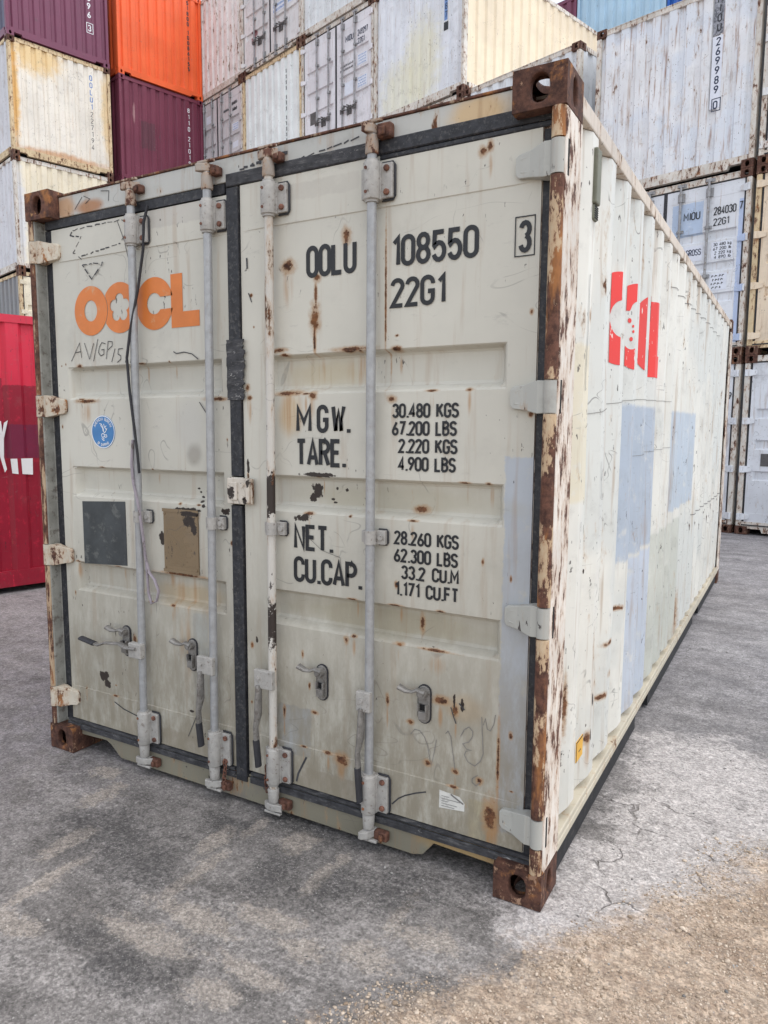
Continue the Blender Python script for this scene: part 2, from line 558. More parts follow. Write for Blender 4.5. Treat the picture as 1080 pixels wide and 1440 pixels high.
# ------------------------------------------------------------------ corner casting (hollow, with oval apertures)
CW, CD, CH = 0.162, 0.178, 0.118
def casting_mesh():
    mb = MB()
    def plate(o, eu, ev, en, U, V, hu, hv, t=0.026, n=16):
        """rectangular plate with an oval hole; en points inwards"""
        o, eu, ev, en = map(Vector, (o, eu, ev, en))
        outer, inner = [], []
        for i in range(n):
            a = 2 * math.pi * (i + 0.5) / n
            c, s = math.cos(a), math.sin(a)
            k = 1.0 / max(abs(c) / (U / 2), abs(s) / (V / 2))
            outer.append((c * k, s * k))
            e = 2.6
            q = (abs(c / hu) ** e + abs(s / hv) ** e) ** (-1 / e)
            inner.append((c * q, s * q))
        # move the ring points nearest the corners onto them
        for cu, cv in ((1, 1), (-1, 1), (-1, -1), (1, -1)):
            j = min(range(n), key=lambda i: (outer[i][0] - cu * U / 2) ** 2 + (outer[i][1] - cv * V / 2) ** 2)
            outer[j] = (cu * U / 2, cv * V / 2)
        P = lambda q, d: o + eu * q[0] + ev * q[1] + en * d
        v = [P(q, 0) for q in outer] + [P(q, 0) for q in inner] + [P(q, t) for q in inner]
        f = [(i, (i + 1) % n, n + (i + 1) % n, n + i) for i in range(n)]
        f += [(n + i, n + (i + 1) % n, 2 * n + (i + 1) % n, 2 * n + i) for i in range(n)]
        mb.add(v, f)
    w, d, h = CW, CD, CH
    # outer corner is (0,0); body runs to +x, +y, up +z.  Outer faces: -x side, -y front, +z top
    plate((w / 2, 0, h / 2), (1, 0, 0), (0, 0, 1), (0, 1, 0), w, h, 0.029, 0.040)
    plate((0, d / 2, h / 2), (0, 1, 0), (0, 0, 1), (1, 0, 0), d, h, 0.024, 0.040)
    plate((w / 2, d / 2, h), (1, 0, 0), (0, 1, 0), (0, 0, -1), w, d, 0.032, 0.055)
    # solid faces towards the container, inner and outer skins
    mb.add([(w, 0, 0), (w, d, 0), (w, d, h), (w, 0, h)], [(0, 1, 2, 3)])
    mb.add([(0, d, 0), (w, d, 0), (w, d, h), (0, d, h)], [(3, 2, 1, 0)])
    mb.add([(0, 0, 0), (w, 0, 0), (w, d, 0), (0, d, 0)], [(3, 2, 1, 0)])
    t = 0.026
    mb.add([(w - t, t, t), (w - t, d - t, t), (w - t, d - t, h - t), (w - t, t, h - t)], [(3, 2, 1, 0)])
    mb.add([(t, d - t, t), (w - t, d - t, t), (w - t, d - t, h - t), (t, d - t, h - t)], [(0, 1, 2, 3)])
    mb.add([(t, t, t), (w - t, t, t), (w - t, d - t, t), (t, d - t, t)], [(0, 1, 2, 3)])
    return mb
CW2, CL, CHT = 2.438, 6.058, 2.591
_cm = casting_mesh()
def casting_variant(sx, sy, top):
    """sx=0 left, 1 right; sy=0 front, 1 rear; mirrored so that the apertures face outwards"""
    mb = MB()
    vs = []
    for x, y, z in _cm.v:
        X = CW2 - x if sx else x
        Y = CL - y if sy else y
        Z = (CHT - CH + z) if top else (CH - z)
        vs.append((X, Y, Z))
    flip = (sx + sy + (0 if top else 1)) % 2
    mb.add(vs, [tuple(reversed(f)) if flip else f for f in _cm.f])
    return mb
# ================================================================== MAIN CONTAINER
MAIN_WHITE = lin(195, 192, 181)
rust_spots = [(1.414,2.139,.026,.02),(1.665,2.216,.015,.024),(1.532,1.948,.017,.045),(1.536,2.03,.006,.05),(1.53,1.88,.005,.05),(1.542,2.086,.012,.013),
 (1.691,1.829,.064,.008),(1.368,1.84,.029,.008),(1.408,1.681,.058,.008),(1.521,1.671,.014,.013),(1.864,1.822,.017,.008),(1.849,1.653,.014,.01),
 (1.949,1.272,.026,.012),(1.645,.302,.026,.021),(2.004,.376,.014,.01),(2.108,.37,.012,.009),(2.197,.36,.011,.011),(2.262,.446,.005,.11),
 (2.241,.244,.022,.05),(2.05,.615,.03,.013),(1.376,.438,.006,.02),(1.522,.463,.012,.007),(1.84,.574,.006,.02),(1.933,.513,.012,.008),
 (2.026,.789,.055,.004),(1.957,.867,.008,.03),(1.664,.772,.009,.013),(1.228,1.666,.009,.008),(1.219,1.707,.010,.010),(2.189,2.419,.009,.013),
 (2.165,2.405,.012,.014),(2.104,.588,.012,.018),(1.823,2.0,.0035,.19)]
rust_runs = [(1.414,2.07,.03,.10),(1.532,1.86,.012,.10),(1.70,1.76,.07,.09),(1.42,1.62,.07,.14),(1.52,1.63,.02,.09),(1.535,1.76,.02,.08),(1.645,.26,.03,.05),
 (1.228,1.62,.012,.07),(2.19,2.36,.012,.05),(2.25,.20,.03,.12)]
tar = [(1.512,1.315,.026,.029),(1.492,1.293,.017,.021),(1.544,1.38,.072,.008),(1.469,1.216,.04,.014),(1.6,1.33,.007,.007),(1.643,1.326,.008,.009),
 (1.581,1.289,.01,.007),(1.591,1.277,.008,.004),(1.245,.708,.007,.016),(1.215,1.40,.006,.03),(2.10,.62,.006,.03),(2.13,.613,.006,.024)]
TAUPE = lin(168, 160, 148)
BLUEG = lin(168, 180, 196)
rd = random.Random(99)
for (x_, z_, a_, b_) in list(rust_spots):
    if rd.random() < 0.6: rust_runs.append((x_ + rd.uniform(-.3, .3) * a_, z_ - .045 - b_, max(.006, a_ * rd.uniform(.4, .8)), rd.uniform(.04, .09)))
for zz in (1.822, 1.374, .928, 1.678, 1.235, .790, .314):
    for k in range(3):
        x_ = rd.uniform(1.31, 2.24)
        rust_spots.append((x_, zz, rd.uniform(.004, .022), rd.uniform(.003, .006)))
        rust_runs.append((x_, zz - .04, rd.uniform(.004, .012), rd.uniform(.03, .06)))
for k in range(16):
    rust_spots.append((rd.choice((rd.uniform(1.21, 1.29), rd.uniform(2.268, 2.35), rd.uniform(1.3, 2.3))), rd.uniform(.2, 2.3), rd.uniform(.003, .007), rd.uniform(.003, .012)))
mat_door_r = paint('door_paint_right', MAIN_WHITE, rust=0.10, chips=0.35, streak=0.28, dirt=0.12, rough=0.45,
    patches=[(2.262, 2.40, .2, 1.462, lin(170, 177, 186), .9), (1.34, 1.505, .27, .47, lin(160, 166, 172), .85), (1.401, 1.717, 2.365, 2.423, lin(186,182,172), .8),
             (1.461, 1.722, .145, .232, TAUPE, .85), (2.16, 2.25, .15, .29, lin(188, 178, 140), .7)],
    spots=rust_spots, runs=rust_runs, blots=tar, low_grime=0.95, bump=1.5, scr=0.3,
    soft=[(1.55, 1.75, .22, .07, lin(178, 164, 130), .55), (1.42, 1.60, .06, .10, lin(190, 160, 110), .45), (1.85, 1.30, .5, .06, lin(168, 162, 142), .6), (1.8, .86, .5, .07, lin(162, 154, 130), .7), (2.13, .60, .10, .06, lin(190, 160, 120), .5)])  # trough tints: settled dirt, deepened to paint in shading contrast
lspots = [(1.059,1.666,.05,.007),(.285,1.669,.055,.008),(.987,1.797,.012,.006),(.852,.932,.11,.006),(.634,2.435,.015,.008),(.545,.601,.010,.018),(.25,1.826,.014,.007),(.56,.82,.012,.008)]
lruns = [(.80,.84,.03,.13),(.88,.84,.02,.13),(.98,.84,.015,.10),(.28,1.62,.06,.07),(.545,.56,.012,.05),(.86,.62,.05,.20),(.75,.9,.02,.06)]
ltar = [(.913,1.299,.011,.005),(.94,1.265,.009,.005),(.964,1.289,.008,.007),(.951,1.248,.011,.005),(.974,1.231,.01,.007),(.98,1.314,.007,.007),(.925,1.285,.006,.004),
 (.89,1.213,.08,.008),(1.10,1.216,.022,.014),(.735,1.085,.018,.03),(.35,.365,.022,.022),(.33,.395,.035,.025),(.881,.337,.012,.006)]
for zz in (1.822, 1.374, .928, 1.678, 1.235, .790, .314):
    for k in range(2):
        x_ = rd.uniform(.18, 1.08)
        lspots.append((x_, zz, rd.uniform(.004, .018), rd.uniform(.003, .005)))
        lruns.append((x_, zz - .04, rd.uniform(.004, .012), rd.uniform(.03, .06)))
for k in range(10):
    lspots.append((rd.choice((rd.uniform(.105, .16), rd.uniform(1.10, 1.128), rd.uniform(.2, 1.1))), rd.uniform(.2, 2.3), rd.uniform(.003, .006), rd.uniform(.003, .010)))
mat_door_l = paint('door_paint_left', MAIN_WHITE, rust=0.08, chips=0.35, streak=0.28, dirt=0.14, rough=0.45,
    patches=[(.693, 1.055, 2.36, 2.445, lin(184,180,172), .8), (.668, .983, .145, .23, TAUPE, .8), (.90, .983, .345, .776, lin(172, 176, 174), .8)],
    spots=lspots, runs=lruns, blots=ltar, low_grime=0.95, bump=1.5, scr=0.4, soft=[(.6, 1.75, .5, .06, lin(180, 178, 168), .4), (.6, 1.30, .5, .05, lin(180, 178, 166), .4), (.85, .84, .25, .06, lin(190, 160, 110), .5), (.90, 1.55, .10, .13, lin(180,178,172), .55), (.93, 1.44, .05, .06, lin(120,112,104), .5)])  # trough tints: dirt, with the recess shading strengthened in the colour
mat_frame = paint('frame_paint', lin(180, 180, 175), rust=0.45, chips=0.6, streak=0.4, dirt=0.5, rough=0.5,
    soft=[(.36, 2.50, .10, .035, RUST_O, .85), (2.15, 2.52, .13, .07, lin(200,165,110), .7), (.20, 2.52, .08, .06, lin(190,140,90), .7), (.2, .09, .14, .08, lin(170,130,90), .7)])
mat_sill = paint('sill_paint', lin(126, 121, 106), rust=0.5, chips=0.7, streak=0.4, dirt=0.75, rough=0.55, soft=[(2.14, .10, .2, .06, lin(165,135,85), .7)])
SIDE_W = lin(216, 214, 206)
mat_side = paint('side_wall_paint', SIDE_W, rust=0.36, chips=0.9, streak=0.5, dirt=0.30, rough=0.5, axes='yz', second=lin(204, 205, 200), patch_soft=0.012, scr=0.6, bump=1.3,
    patches=[(.99, 1.815, .965, 1.655, lin(160, 172, 188), .85), (2.49, 3.45, 1.05, 1.65, lin(166, 180, 196), .75), (1.27, 1.86, .05, .945, lin(176, 186, 202), .8),
             (1.86, 2.98, .03, .985, lin(186, 188, 178), .75), (.20, .50, 1.30, 1.83, lin(216, 200, 160), .45)],
    spots=[(.46, 2.0, .02, .05), (.42, 1.93, .03, .02), (.75, .62, .05, .012), (.70, .56, .03, .012), (.86, .44, .04, .012), (.92, .66, .05, .01), (1.0, .52, .06, .014),
           (1.06, .41, .03, .03), (.60, .36, .02, .02), (.30, .58, .01, .08), (1.12, .76, .05, .01), (1.02, .30, .03, .02), (2.9, .35, .03, .10), (3.05, .3, .03, .12), (2.75, .2, .03, .06)],
    runs=[(.45, 1.9, .05, .14), (1.06, .33, .04, .09), (.60, .30, .03, .08), (.75, .56, .06, .08), (2.95, .25, .2, .2)], low_grime=0.18,
    blots=[(.40, 1.20, .004, .02), (.55, 1.02, .004, .012), (.27, .40, .03, .05), (.65, .50, .012, .025), (.63, .36, .010, .022)])
mat_post_side = rusty('post_side_paint', lin(216, 209, 200), amount=0.64, orange=0.15, vertical=0.3, ps=0.5)
mat_bead = rusty('hinge_bead_rust', lin(192, 172, 144), amount=0.50, orange=0.5, vertical=0.5, ps=0.55)
mat_bead_l = rusty('left_bead_rust', lin(178, 160, 136), amount=0.5, orange=0.4, vertical=0.3)
mat_cast = rusty('casting_rust', lin(140, 112, 98), amount=0.34, orange=0.30, vertical=1.6, dark=0.8, ps=1.0)
mat_cast_side = rusty('casting_rust_pale', lin(150, 130, 122), amount=0.45, orange=0.1)
mat_cast_l = rusty('casting_rust_ochre', lin(190, 140, 84), amount=0.36, orange=0.5, vertical=1.4, ps=0.8)
mat_rail = paint('rail_paint', lin(204, 192, 178), rust=0.72, chips=0.9, streak=0.5, dirt=0.45, axes='yz')
mat_brail = paint('bottom_rail_paint', lin(186, 178, 160), rust=0.55, chips=0.5, streak=0.4, dirt=0.4, axes='yz')
mat_edge = rusty('edge_rust', lin(150, 140, 125), amount=0.4, orange=0.3, vertical=1.0)
mat_gasket = plain('gasket_rubber', (0.024, 0.025, 0.030), 0.6, 0.4, grime=0.4, scale=40, grimecol=(0.075, 0.073, 0.072))
def worn_rubber():
    n = NT('gasket_worn')
    k = n.noise(30, 4, .6)
    c = n.scalecol((0.042, 0.042, 0.046), n.smooth(k, .3, .7, .7, 1.4))
    w = n.noise(34, 7, .75, stretch=(.35, 1, 1.6), off=6)
    c = n.mix(n.smooth(w, .50, .74, 0, .75), c, (0.20, 0.195, 0.19))
    w2 = n.noise(70, 6, .75, stretch=(.5, 1, 1.5), off=16)
    c = n.mix(n.mul(n.smooth(w2, .60, .64, 0, .8), n.smooth(n.noise(6, 3, .6, off=26), .5, .6)), c, (0.42, 0.41, 0.395))
    return n.finish(c, .65, w, .003, spec=.3)
mat_gasket_worn = worn_rubber()
mat_jbar = plain('jamb_paint', lin(138, 137, 130), 0.55, 0.2, grime=0.4)
mat_galv = plain('galvanised_bar', lin(158, 159, 160), 0.42, 0.12, metal=0.2, grime=0.28, scale=24, grimecol=(0.30, 0.29, 0.28), bump=0.05)
mat_galv2 = plain('galvanised_bracket', lin(164, 161, 156), 0.5, 0.12, metal=0.05, grime=0.22, scale=40, grimecol=(0.17, 0.14, 0.12), bump=0.08)
mat_rodrust = paint('bar_paint_chipped', lin(196, 192, 184), rust=0.75, chips=0.8, streak=0.2, dirt=0.2, blots=[(1.355, 1.30, .05, .08), (1.355, .80, .05, .09)])
mat_cam = rusty('cam_steel', lin(160, 151, 142), amount=0.62, orange=0.2, vertical=1.5, ps=1.0)
mat_keeper = rusty('keeper_rust', None, orange=0.25)
mat_steel = plain('catch_steel', lin(128, 125, 121), 0.45, 0.25, metal=0.25, grime=0.3, scale=30)
mat_hinge = paint('hinge_paint', lin(172, 172, 166), rust=0.35, chips=0.6, streak=0.2, dirt=0.45)
mat_hinge_old = rusty('hinge_rusty', lin(198, 190, 174), amount=0.66, orange=0.6, vertical=1.2, ps=0.9)
mat_black = plain('black_print', (0.016, 0.017, 0.02), 0.5, 0.2, grime=0.0)
mat_ink = plain('marker_ink', (0.05, 0.05, 0.055), 0.7, 0.2)
mat_ink2 = plain('faded_scratch', (0.20, 0.19, 0.18), 0.8, 0.2)
mat_gap_shade = plain('gap_shade_black', (0.016, 0.016, 0.018), 0.8, 0.4, grime=0.2, scale=20, grimecol=(0.06, 0.055, 0.05))  # near-black that paints the shade below the side rails
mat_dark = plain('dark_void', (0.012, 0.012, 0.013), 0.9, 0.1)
mat_orange = plain('logo_orange', lin(208, 118, 52), 0.45, 0.10, scale=5, grime=0.12, grimecol=lin(196, 150, 110))
mat_red_logo = paint('logo_red', lin(222, 62, 58), rust=0.0, chips=0.8, streak=0.05, dirt=0.0, chipcol=lin(230, 222, 215), axes='yz')
mat_stick_b = plain('sticker_blue', lin(62, 122, 178), 0.4, 0.1)
mat_white = plain('print_white', lin(226, 228, 230), 0.5, 0.06)
mat_blksq = plain('black_decal', lin(62, 66, 68), 0.55, 0.25, scale=9, grime=0.3, grimecol=lin(96, 98, 96))
mat_plate = paint('data_plate', lin(126, 108, 84), rust=0.25, chips=0.3, streak=0.1, dirt=0.2, rough=0.55,
                  blots=[(.905, 1.195, .07, .012), (.90, 1.165, .04, .03), (.925, 1.135, .015, .03)])
mat_paper = plain('paper_label', lin(205, 204, 198), 0.7, 0.08, grime=0.3, scale=30, grimecol=(0.4, 0.39, 0.37))
mat_yellow = plain('yellow_label', lin(206, 158, 62), 0.6, 0.1)
mat_vent = plain('vent_grey', lin(112, 113, 98), 0.6, 0.12, grime=0.2)
mat_strap = plain('strap_lilac', lin(150, 142, 150), 0.7, 0.15, grime=0.3)
mat_cable = plain('cable_black', (0.03, 0.03, 0.035), 0.6, 0.2)
mat_lock = paint('lock_box_paint', lin(200, 192, 180), rust=0.95, chips=1.0, streak=0.4, dirt=0.4, blots=[(1.15,1.30,.02,.03),(1.22,1.27,.015,.012),(1.24,1.34,.01,.02)])
mat_chain = rusty('chain_steel', None, orange=0.1, dark=1.6)

main = empty('shipping_container', 'large off-white container in the foreground, black lettering on its closed doors', 'container')
DOOR_Y = 0.060

for sx in (0, 1):
    for sy in (0, 1):
        for top in (0, 1):
            m = mat_cast_l if (sx == 0 and top) else mat_cast
            casting_variant(sx, sy, top).build('corner_casting', m, main, bevel=0.006)
# pale worn outer face of the two right-hand front castings is part of the same forging: thin skin omitted

# corner posts
def post(sx, sy):
    mb = MB()
    poly = [(0.0, 0.012), (0.044, 0.012), (0.044, 0.066), (0.10, 0.066), (0.10, 0.076), (0.012, 0.076), (0.012, 0.185), (0.0, 0.185)]
    z0, z1 = CH + 0.001, CHT - CH - 0.001
    pts = [((CW2 - x if sx else x), (CL - y if sy else y)) for x, y in poly]
    n = len(pts)
    v = [(x, y, z) for z in (z0, z1) for x, y in pts]
    mb.add(v, [(i, (i + 1) % n, n + (i + 1) % n, n + i) for i in range(n)] + [tuple(range(n)), tuple(range(n, 2 * n))])
    return mb
for sx in (0, 1):
    for sy in (0, 1):
        post(sx, sy).build('corner_post', mat_post_side if sx else mat_jbar, main, bevel=0.004)
HZ = (2.335, 1.648, 0.952, 0.257)
for sx in (0, 1):   # rounded bead down the front of each post, broken at the hinges
    cuts = [CH + 0.002] + [q for z in sorted(HZ) for q in (z - 0.052, z + 0.052)] + [CHT - CH - 0.002]
    for i in range(0, len(cuts), 2):
        x = CW2 - 0.024 if sx else 0.022
        rr = 0.0215 if sx else 0.0165
        MB().tube([(x, 0.016, cuts[i]), (x, 0.016, cuts[i + 1])], rr, 14).build('post_bead', mat_bead if sx else mat_bead_l, main, fix=False)
    if sx:
        for z in HZ:
            MB().box(CW2 - 0.006, CW2 + 0.0015, 0.030, 0.042, z - 0.05, z + 0.05).build('hinge_slot', mat_dark, main)

# header, sill, jambs
hd = MB()
hd.box(CW + 0.001, CW2 - CW - 0.001, 0.054, 0.14, 2.478, 2.566)
header = hd.build('header', mat_frame, main, bevel=0.004)
MB().box(CW + 0.001, CW2 - CW - 0.001, 0.049, 0.145, 2.567, 2.575).build('roof_edge', mat_edge, main, bevel=0.002)
sl = MB()
sill_poly = [(CW + .001, .076), (.335, .083), (.365, .07), (.43, .018), (1.95, .018), (1.99, .030), (2.033, .084), (CW2 - CW - .001, .076), (CW2 - CW - .001, .117), (CW + .001, .117)]
sl.prism_y(sill_poly, 0.054, 0.150)
sl.box(0.05, CW2 - 0.05, 0.062, 0.150, .1195, .128)
sill = sl.build('sill', mat_sill, main, bevel=0.003)
for x0, x1 in ((0.046, 0.098), (CW2 - 0.082, CW2 - 0.046)):
    MB().box(x0, x1, 0.0785, 0.12, CH + .012, CHT - CH - .01).build('door_jamb', mat_jbar, main)

# cam keepers on header and sill
RODS = [(0.650, 0.622), (1.064, 1.037), (1.357, 1.345), (1.788, 1.783)]     # x at top, x at bottom
for i, (xt, xb) in enumerate(RODS):
    k = MB()
    q = 1.0 if i == 3 else 0.72
    k.box(xt + 0.018, xt + 0.018 + 0.052 * q, 0.020, 0.053, 2.500, 2.500 + 0.046 * q)
    k.box(xt + 0.028, xt + 0.028 + 0.026 * q, 0.008, 0.020, 2.503, 2.503 + 0.030 * q)
    k.build('cam_keeper', mat_keeper, header, bevel=0.007)
    k = MB()
    k.box(xb + 0.020, xb + 0.075, 0.025, 0.053, 0.045, 0.082)
    k.box(xb + 0.045, xb + 0.062, 0.012, 0.025, 0.050, 0.075)
    k.build('cam_keeper', mat_keeper, sill, bevel=0.006)

# side walls, rails, roof, floor, blind end
PITCH_Y = 0.28
prof = corr_profile(0.188, CL - 0.188, 0.051, 0.072, 0.068, 0.070, 0.038)
def dent(y, z):
    """shallow knocks in the sheet"""
    n = mnoise.noise(Vector((y * 1.7, z * 1.4, 3.3)))
    return 0.008 * n
def side_place(sx):
    def pl(s, d, z):
        x = 0.004 + d
        return (CW2 - x if sx else x, s, z)
    return pl
def wall_side(sx):
    mb = MB()
    zs = [0.160, 0.172, 0.205] + list(np.linspace(0.27, 2.50, 15))
    n = len(prof)
    v = []
    for t in (0, 0.004):
        for z in zs:
            for s, d in prof:
                lo = min(1, max(0, (z - 0.172) / 0.033))
                q = 0.038 + (d - 0.038) * lo
                dd = q + t + 0.002 + max(-0.002, dent(s, z) if sx else 0)
                v.append(side_place(sx)(s, dd, z))
    m = len(zs)
    f = []
    for j in range(m - 1):
        for i in range(n - 1):
            a = j * n + i
            f.append((a, a + 1, a + n + 1, a + n))
            a += m * n
            f.append((a, a + n, a + n + 1, a + 1))
    mb.add(v, f)
    return mb
walls = [wall_side(sx).build('side_wall', mat_side, main, fix=False) for sx in (0, 1)]
for sx in (0, 1):
    X = (lambda a: CW2 - a) if sx else (lambda a: a)
    r = MB()
    r.box(X(0.0015), X(0.062), CD + .001, CL - CD - .001, 2.502, 2.560)
    r.build('top_rail', mat_rail, main, bevel=0.006)
    r = MB()
    segs = [(0.186, 1.66), (2.02, 4.04), (4.40, CL - 0.186)]
    r.box(X(0.001), X(0.05), 0.186, CL - 0.186, 0.108, 0.139)
    r.box(X(0.003), X(0.055), 0.186, CL - 0.186, 0.140, 0.163)
    r.build('bottom_rail', mat_brail, main, bevel=0.004)
    r = MB()  # added black strip, stands in for the shadow gap under the rail
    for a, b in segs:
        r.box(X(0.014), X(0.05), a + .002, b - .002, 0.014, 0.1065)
    r.build('gap_shade_strip', mat_gap_shade, main)
MB().box(0.063, CW2 - 0.063, 0.146, CL - 0.02, 2.560, 2.568).build('roof', mat_side, main)
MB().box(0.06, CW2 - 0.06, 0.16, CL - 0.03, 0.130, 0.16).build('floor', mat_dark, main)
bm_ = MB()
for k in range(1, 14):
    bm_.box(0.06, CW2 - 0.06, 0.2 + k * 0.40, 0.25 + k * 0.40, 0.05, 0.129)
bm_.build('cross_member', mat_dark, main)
ew = MB()
pe = corr_profile(0.05, CW2 - 0.05, 0.1, 0.11, 0.03, 0.09, 0.045)
corr_wall(ew, pe, 0.14, 2.56, lambda s, d, z: (s, CL - 0.012 - d, z))
ew.build('front_wall', mat_side, main, fix=False)

# vent cover under the right top rail
v = MB()
v.prism_y([(0, 0), (0.03, 0.02), (0.03, 0.17), (0.0, 0.17)], 0, 0.10)
vent = MB()
vent.box(CW2 - 0.030, CW2 + 0.010, 0.345, 0.402, 2.285, 2.460)
vent.box(CW2 - 0.030, CW2 + 0.004, 0.349, 0.398, 2.235, 2.284)
ven = vent.build('ventilator', mat_vent, main, bevel=0.006)
sl_ = MB()
for k in range(6):
    sl_.box(CW2 + 0.003, CW2 + 0.0055, 0.352, 0.395, 2.240 + k * 0.007, 2.2435 + k * 0.007)
sl_.build('ventilator_slot', mat_dark, ven)

# ------------------------------------------------------------------ doors
BANDS = [(0.792, 0.926), (1.238, 1.372), (1.680, 1.820)]
def door_panel(x0, xa, xb, x1, z0, z1, xr=None):
    """box-framed door leaf, its inner sheet set back with three pressed troughs"""
    mb = MB()
    fy, py, dep = DOOR_Y - 0.0035, DOOR_Y, 0.042
    za, zb = 0.316, 2.288
    xs = [x0, xa, xa + 0.004, xa + 0.014, xa + 0.036] 
    right = [xb - 0.030, xb - 0.010, xb - 0.004, xb, x1]
    mid = list(np.linspace(xa + 0.036, xb - 0.030, 10))[1:-1]
    xs = xs + mid + right
    zs = [z0, za - 0.003, za]
    for b0, b1 in BANDS:
        zs += list(np.linspace(zs[-1], b0 - 0.004, 5))[1:-1]
        zs += [b0 - 0.004, b0 + 0.004, b0 + 0.020, b0 + 0.030, b1 - 0.018, b1 - 0.010, b1 - 0.001, b1 + 0.003]
    zs += list(np.linspace(zs[-1], zb, 5))[1:-1]
    zs += [zb, zb + 0.003, z1]
    def depth(x, z):
        inside = xa - 1e-6 < x < xb + 1e-6 and za - 1e-6 < z < zb + 1e-6
        if not inside:
            return fy
        y = py + 0.0009 * mnoise.noise(Vector((x * 2.3, z * 2.3, 1.7)))
        if x < xa + 0.01 or x > xb - 0.008: return y
        fx = min(1.0, max(0.0, (x - (xa + 0.010)) / 0.024), max(0.0, ((xb - 0.008) - x) / 0.020))
        for b0, b1 in BANDS:
            if b0 - 0.0039 < z < b1 + 0.0029:
                lo = min(1.0, max(0.0, (z - (b0 - 0.004)) / 0.030))
                hi = min(1.0, max(0.0, ((b1 + 0.003) - z) / 0.017))
                lo = lo * lo * (3 - 2 * lo)
                hi = hi * hi * (3 - 2 * hi)
                return y + dep * min(lo, hi, fx)
        return y
    nx, nz = len(xs), len(zs)
    v = [(x, depth(x, z), z) for z in zs for x in xs]
    f = [(j * nx + i, j * nx + i + 1, (j + 1) * nx + i + 1, (j + 1) * nx + i) for j in range(nz - 1) for i in range(nx - 1)]
    # door edges and back
    yb = DOOR_Y + 0.055
    o = len(v)
    v += [(x0, yb, z0), (x1, yb, z0), (x1, yb, z1), (x0, yb, z1)]
    bl, br, tl, tr = 0, nx - 1, (nz - 1) * nx, nz * nx - 1
    f += [(o, o + 1, br, bl), (o + 1, o + 2, tr, br), (o + 2, o + 3, tl, tr), (o + 3, o, bl, tl), (o + 3, o + 2, o + 1, o)]
    mb.add(v, f)
    return mb

def strip(mb, x0, x1, z0, z1, y0, y1, ch=0.004):
    """rubber lip with a chamfered front, standing or lying"""
    c = ch
    mb.add([(x0, y1, z0), (x1, y1, z0), (x1, y1, z1), (x0, y1, z1), (x0 + c, y0, z0 + c), (x1 - c, y0, z0 + c), (x1 - c, y0, z1 - c), (x0 + c, y0, z1 - c)],
           [(4, 5, 6, 7), (0, 1, 5, 4), (1, 2, 6, 5), (2, 3, 7, 6), (3, 0, 4, 7)])

LX0, LX1 = 0.100, 1.133
RX0, RX1 = 1.197, 2.354
door_l = door_panel(LX0, 0.166, 1.094, LX1, 0.150, 2.432).build('door', mat_door_l, main, label='left door with the orange logo and round blue sticker')
door_r = door_panel(RX0, 1.296, 2.264, RX1, 0.150, 2.456).build('door', mat_door_r, main, label='right door with the black weight lettering')
for d in (door_l, door_r):
    for p in d.data.polygons:
        p.use_smooth = False

# gaskets
g = MB()
strip(g, 0.0455, LX0 + 0.001, 0.13, 2.44, 0.064, 0.10)
strip(g, 0.060, 1.128, 2.4335, 2.477, 0.053, 0.10)
g.build('gasket', mat_gasket, door_l)
g = MB(); strip(g, 0.070, 1.128, 0.1285, 0.149, 0.050, 0.10); strip(g, 0.070, 1.128, 0.100, 0.128, 0.046, 0.0535, 0.003)
g.build('gasket', mat_gasket_worn, door_l, label='worn grey bottom gasket')
g = MB()
strip(g, RX1 - 0.001, 2.392, 0.13, 2.44, 0.062, 0.10)
strip(g, 1.80, 2.392, 2.4585, 2.505, 0.050, 0.0535)
strip(g, 1.80, 2.392, 2.4405, 2.458, 0.053, 0.0565)
g.build('gasket', mat_gasket, door_r)
g = MB(); strip(g, 1.131, 1.80, 2.4575, 2.506, 0.050, 0.0535)
g.build('gasket', mat_gasket_worn, door_r, label='scuffed length of the top gasket')
g = MB(); strip(g, 1.205, 2.392, 0.1285, 0.149, 0.050, 0.10); strip(g, 1.205, 2.392, 0.098, 0.128, 0.046, 0.0535, 0.003)
g.build('gasket', mat_gasket_worn, door_r, label='worn grey bottom gasket')
g = MB()
strip(g, 1.134, 1.196, 1.36, 2.456, 0.047, 0.10)
strip(g, 1.131, 1.193, 0.095, 1.25, 0.047, 0.10)
g.build('gasket', mat_gasket, door_r, label='black centre gasket strip')
g = MB()
gr = random.Random(4)
pts = []
N = 26
for i in range(N + 1):
    z = 1.66 + i / N * 0.23
    pts.append((1.131 - 0.004 * gr.random(), z))
for i in range(N + 1):
    z = 1.89 - i / N * 0.23
    pts.append((1.204 + 0.016 * gr.random(), z))
g.prism_y(pts, 0.041, 0.0465)
g.build('gasket_patch', mat_gasket_worn, door_r, label='torn black tape over the centre gasket')

